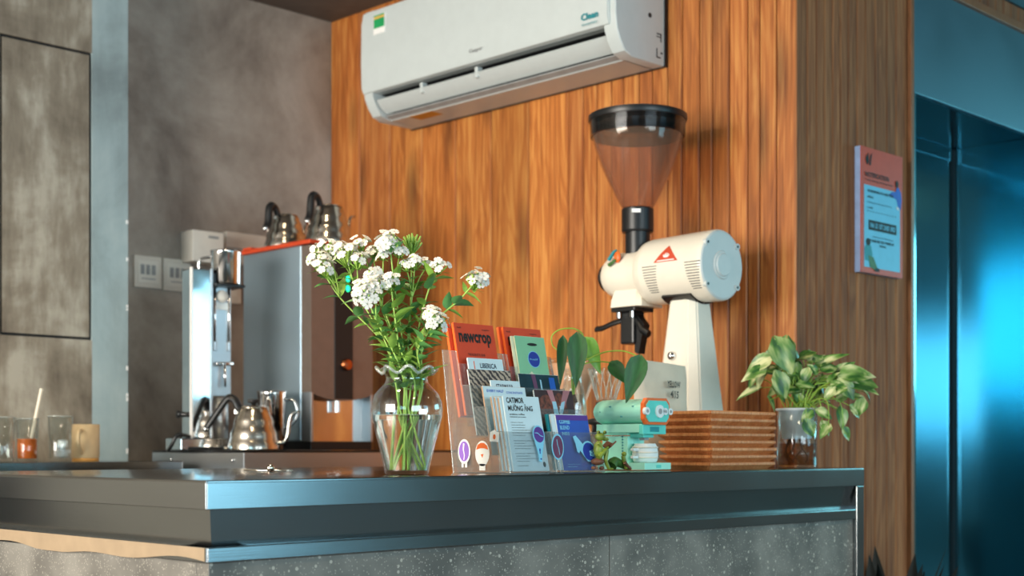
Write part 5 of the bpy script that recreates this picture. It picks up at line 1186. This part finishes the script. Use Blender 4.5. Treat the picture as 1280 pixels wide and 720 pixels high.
# tall rinser stand with a steel cup on top
c0 = pd(262, 560, 4.54)
sf = thing('steel_dispenser', 'slim upright polished steel dispenser beside the bench kettle', 'dispenser', (c0.x, c0.y, ZB))
Rm = Matrix.Translation((0, 0, 0))
def dp(nm, x0, x1, y0, y1, z0, z1, m, bev=.002, par=None): 
    return obj(nm, box(NB(), x0, x1, y0, y1, z0, z1, bev), m, par or sf)
sf.rotation_euler = (0, 0, -PI/4+.62)
zt2 = (560-338)*4.54/1715+.008
dp('base', -.125, .115, -.06, .07, 0, .040, 'mirror', .004); dp('base_slot', -.10, .02, -.062, -.055, .0, .012, 'blackm')
dp('front_column', -.078, -.005, -.03, .045, .040, zt2, 'mirror', .004)
dp('edge_rail', -.080, -.072, -.034, -.026, .04, zt2+.002, 'stickwhite', .001); dp('edge_rail', -.010, -.002, -.034, -.026, .04, zt2+.002, 'brush', .001)
bk = dp('rear_plate', .004, .072, -.010, .03, .18, zt2-.02, 'brush', .002)
for x_ in (.012, .062): obj('rod', tube(NB(), [(x_, -.016, .33), (x_, -.016, zt2-.03)], .004, 8), 'mirror', sf); dp('rod_clip', x_-.006, x_+.006, -.022, -.008, .33, .36, 'brush')
obj('pressure_gauge', lathe(NB(), [(0, 0), (.019, 0), (.021, .004), (.019, .010), (0, .010)], 24, Matrix.Translation((.038, -.012, zt2-.085)) @ Matrix.Rotation(PI/2, 4, 'X')), 'white2', sf)
dp('rating_plate', .012, .064, -.0125, -.009, zt2-.13, zt2-.105, 'paper2', .0005)
obj('tap', tube(NB(), [(.010, -.03, .285), (.070, -.03, .288)], .006, 8), 'mirror', sf); obj('tap', tube(NB(), [(.040, -.03, .285), (.040, -.035, .21)], .006, 8, .004), 'mirror', sf)
obj('lower_cylinder', lathe(NB(), [(0, .04), (.030, .04), (.030, .175), (0, .175)], 24, Matrix.Translation((.038, .01, 0))), 'brush', sf)
obj('side_knob', tube(NB(), [(-.078, .0, .118), (-.105, .0, .118), (-.112, 0, .118)], .008, 10, .013), 'black', sf)
obj('hose', tube(NB(), smooth_path([(-.085, -.04, .045), (-.13, -.05, .05), (-.145, -.04, .02), (-.15, -.02, .0)], 5), .006, 8), 'black', sf)
dp('cup_bracket', -.0, .02, -.02, .01, zt2-.06, zt2-.01, 'black')
dp('cup_shelf', .0, .105, -.05, .05, zt2-.055, zt2-.046, 'black')
cz = Vector((.058, 0, zt2-.046)); cw = sf.matrix_basis @ cz
cu_ = thing('steel_cup', 'shiny steel milk cup on top of the slim dispenser', 'cup', cw)
obj('body', lathe(NB(), [(0, 0), (.046, 0), (.049, .004), (.050, .108), (.052, .114), (.049, .114), (.047, .108), (.046, .006), (0, .006)], 36, cap0=False, cap1=False), 'mirror', cu_)
obj('handle', tube(NB(), smooth_path([(-.035, .035, .095), (-.062, .062, .085), (-.060, .060, .045), (-.034, .034, .035)], 6), .005, 8), 'mirror', cu_)
# ================================================================== SWITCHES ON THE CONCRETE WALL
def plate(name, label, px0, py0, px1, py1, th, m='switch', group=None):
    a = onY(px0, py1, YB-th); b_ = onY(px1, py0, YB-th); zt3 = onY((px0+px1)/2, py0, YB-th).z; zb3 = onY((px0+px1)/2, py1, YB-th).z
    t = thing(name, label, 'switch' if 'switch' in name or 'socket' in name else 'box', (a.x, YB, zb3), 0, group); W_, H_ = b_.x-a.x, zt3-zb3
    obj('plate', box(NB(), 0, W_, -th, 0, 0, H_, .004, 3), m, t); return t, W_, H_
for px0, py0, px1, py1, lab in ((168, 320, 202.5, 360, 'white switch plate nearest the pillar'), (204.5, 324, 239, 364.5, 'white switch plate below the projecting box')):
    t, W_, H_ = plate('wall_switch', lab, px0, py0, px1, py1, .010, group='white switch plates on the concrete wall')
    obj('inner_plate', box(NB(), W_*.12, W_*.88, -.012, -.009, H_*.15, H_*.85, .001), 'white2', t)
    for k in range(3): obj('rocker', box(NB(), W_*(.22+.2*k), W_*(.34+.2*k), -.016, -.011, H_*.42, H_*.72, .001), 'acgrey', t)
    obj('marking', box(NB(), W_*.25, W_*.75, -.0125, -.0115, H_*.27, H_*.30), 'acgrey', t)
t, W_, H_ = plate('dispenser_box', 'white projecting box mounted above the switch plates', 241, 289, 280, 328, .085, 'white2')
obj('grille', box(NB(), W_*.5, W_*.82, -.0862, -.0848, H_*.78, H_*.86), 'acgrey', t)
t, W_, H_ = plate('wall_box', 'wide pale junction box right of the projecting box', 283, 292, 333, 331, .03, 'switch')
obj('seam', box(NB(), 0.002, W_-.002, -.0306, -.0296, H_*.45, H_*.50), 'acgrey', t)
t, W_, H_ = plate('wall_socket', 'pale socket plate half hidden behind the steel cup', 272, 333, 302, 379, .012, 'switch')
obj('socket_face', box(NB(), W_*.2, W_*.8, -.0135, -.011, H_*.2, H_*.8, .001), 'white2', t)
# ================================================================== GLASSES AND MUG ON THE BACK COUNTER
def tumbler(label, px, Y, w_px, h_px, drink=False, ice=0, straw=False):
    b_ = onY(px, 560, Y); d = (b_.x+Y)*S2; R = w_px*d/1715/2; H = h_px*d/1715
    t = thing('drinking_glass', label, 'glass', (b_.x, Y, zs), 0, 'tumblers on the back counter')
    obj('body', lathe(NB(), [(0, 0), (R*.80, 0), (R*.84, .003), (R, H), (R-.0025, H), (R*.84-.0025, .012), (0, .010)], 32, cap0=False, cap1=False), 'glass', t)
    obj('rim', tube(NB(), [(R*math.cos(2*PI*i/32), R*math.sin(2*PI*i/32), H) for i in range(33)], .0016, 5), 'rim', t)
    if drink: obj('drink', lathe(NB(), [(0, .011), (R*.79, .011), (R*.84, H*.52), (R*.85, H*.53), (0, H*.53)], 28, cap0=False, cap1=False), 'drink', t)
    for k in range(ice):
        c = thing('ice_cube', 'melting ice cube at the bottom of the empty tumbler', 'ice', (b_.x+random.uniform(-.5, .5)*R*.9, Y+random.uniform(-.5, .5)*R*.9, zs+.014+.028*(k//2)), random.uniform(0, 1.5), 'ice cubes in the empty tumbler')
        obj('cube', box(NB(), -.013, .013, -.013, .013, 0, .026, .005, 3), 'ice', c, rot=(random.uniform(-.2, .2), random.uniform(-.2, .2), 0))
    return t, R, H
random.seed(2)
tumbler('half seen glass tumbler at the edge of the back counter', 4, 3.98, 30, 56)
t, R_, H_ = tumbler('tumbler half full of orange iced drink with a white straw', 34, 3.98, 29, 54, True)
a = onY(39, 548, 3.98); b_ = onY(52, 486, 3.985); bm = NB(); tube(bm, [a, b_], .0052, 12); st = at_base('drinking_straw', bm, 'straw', a, 'white straw leaning in the orange drink', 'straw')
tumbler('empty glass tumbler with ice beside the clay mug', 75, 3.96, 31, 57, False, 4)
mp_ = onY(107, 560, 4.02); md = (mp_.x+4.02)*S2; MR = 34*md/1715/2; MH = 46*md/1715
mg = thing('clay_mug', 'beige clay mug with its handle facing the room', 'mug', (mp_.x, 4.02, zs))
obj('body', lathe(NB(), [(MR*.93, .010), (MR, .016), (MR, MH), (MR-.004, MH+.001), (MR-.004, .018), (0, .016)], 36, cap0=False, cap1=False), 'mug', mg)
obj('foot', lathe(NB(), [(0, 0), (MR*.94, 0), (MR*.96, .005), (MR*.93, .011)], 36, cap0=False), 'mugfoot', mg)
cd = Vector((-S2, -S2, 0)); obj('handle', tube(NB(), smooth_path([cd*(MR-.002)+Vector((0, 0, MH*.84)), cd*(MR+.026)+Vector((0, 0, MH*.78)), cd*(MR+.030)+Vector((0, 0, MH*.48)), cd*(MR-.002)+Vector((0, 0, MH*.22))], 6), .0065, 10), 'mug', mg)
# bar spoon lying on the counter
a = pd(306, 588.3, 1); zz = ZC+.003
def onZ(px, py, z): k = (z-EYE)/((560-py)/1715); return pd(px, py, k)
p0, p1, p2 = onZ(305, 587.6, zz), onZ(338, 588.2, zz), onZ(366, 588, zz)
bs = thing('bar_spoon', 'thin steel bar spoon with a bead lying on the counter', 'spoon', (p1.x, p1.y, ZC))
bm = NB(); tube(bm, [p0, p1, p2], .0022, 8); wpart('shaft', bm, 'kettle', bs)
bm = NB(); ball(bm, p1+Vector((0, 0, .006)), .009); wpart('bead', bm, 'kettle', bs)
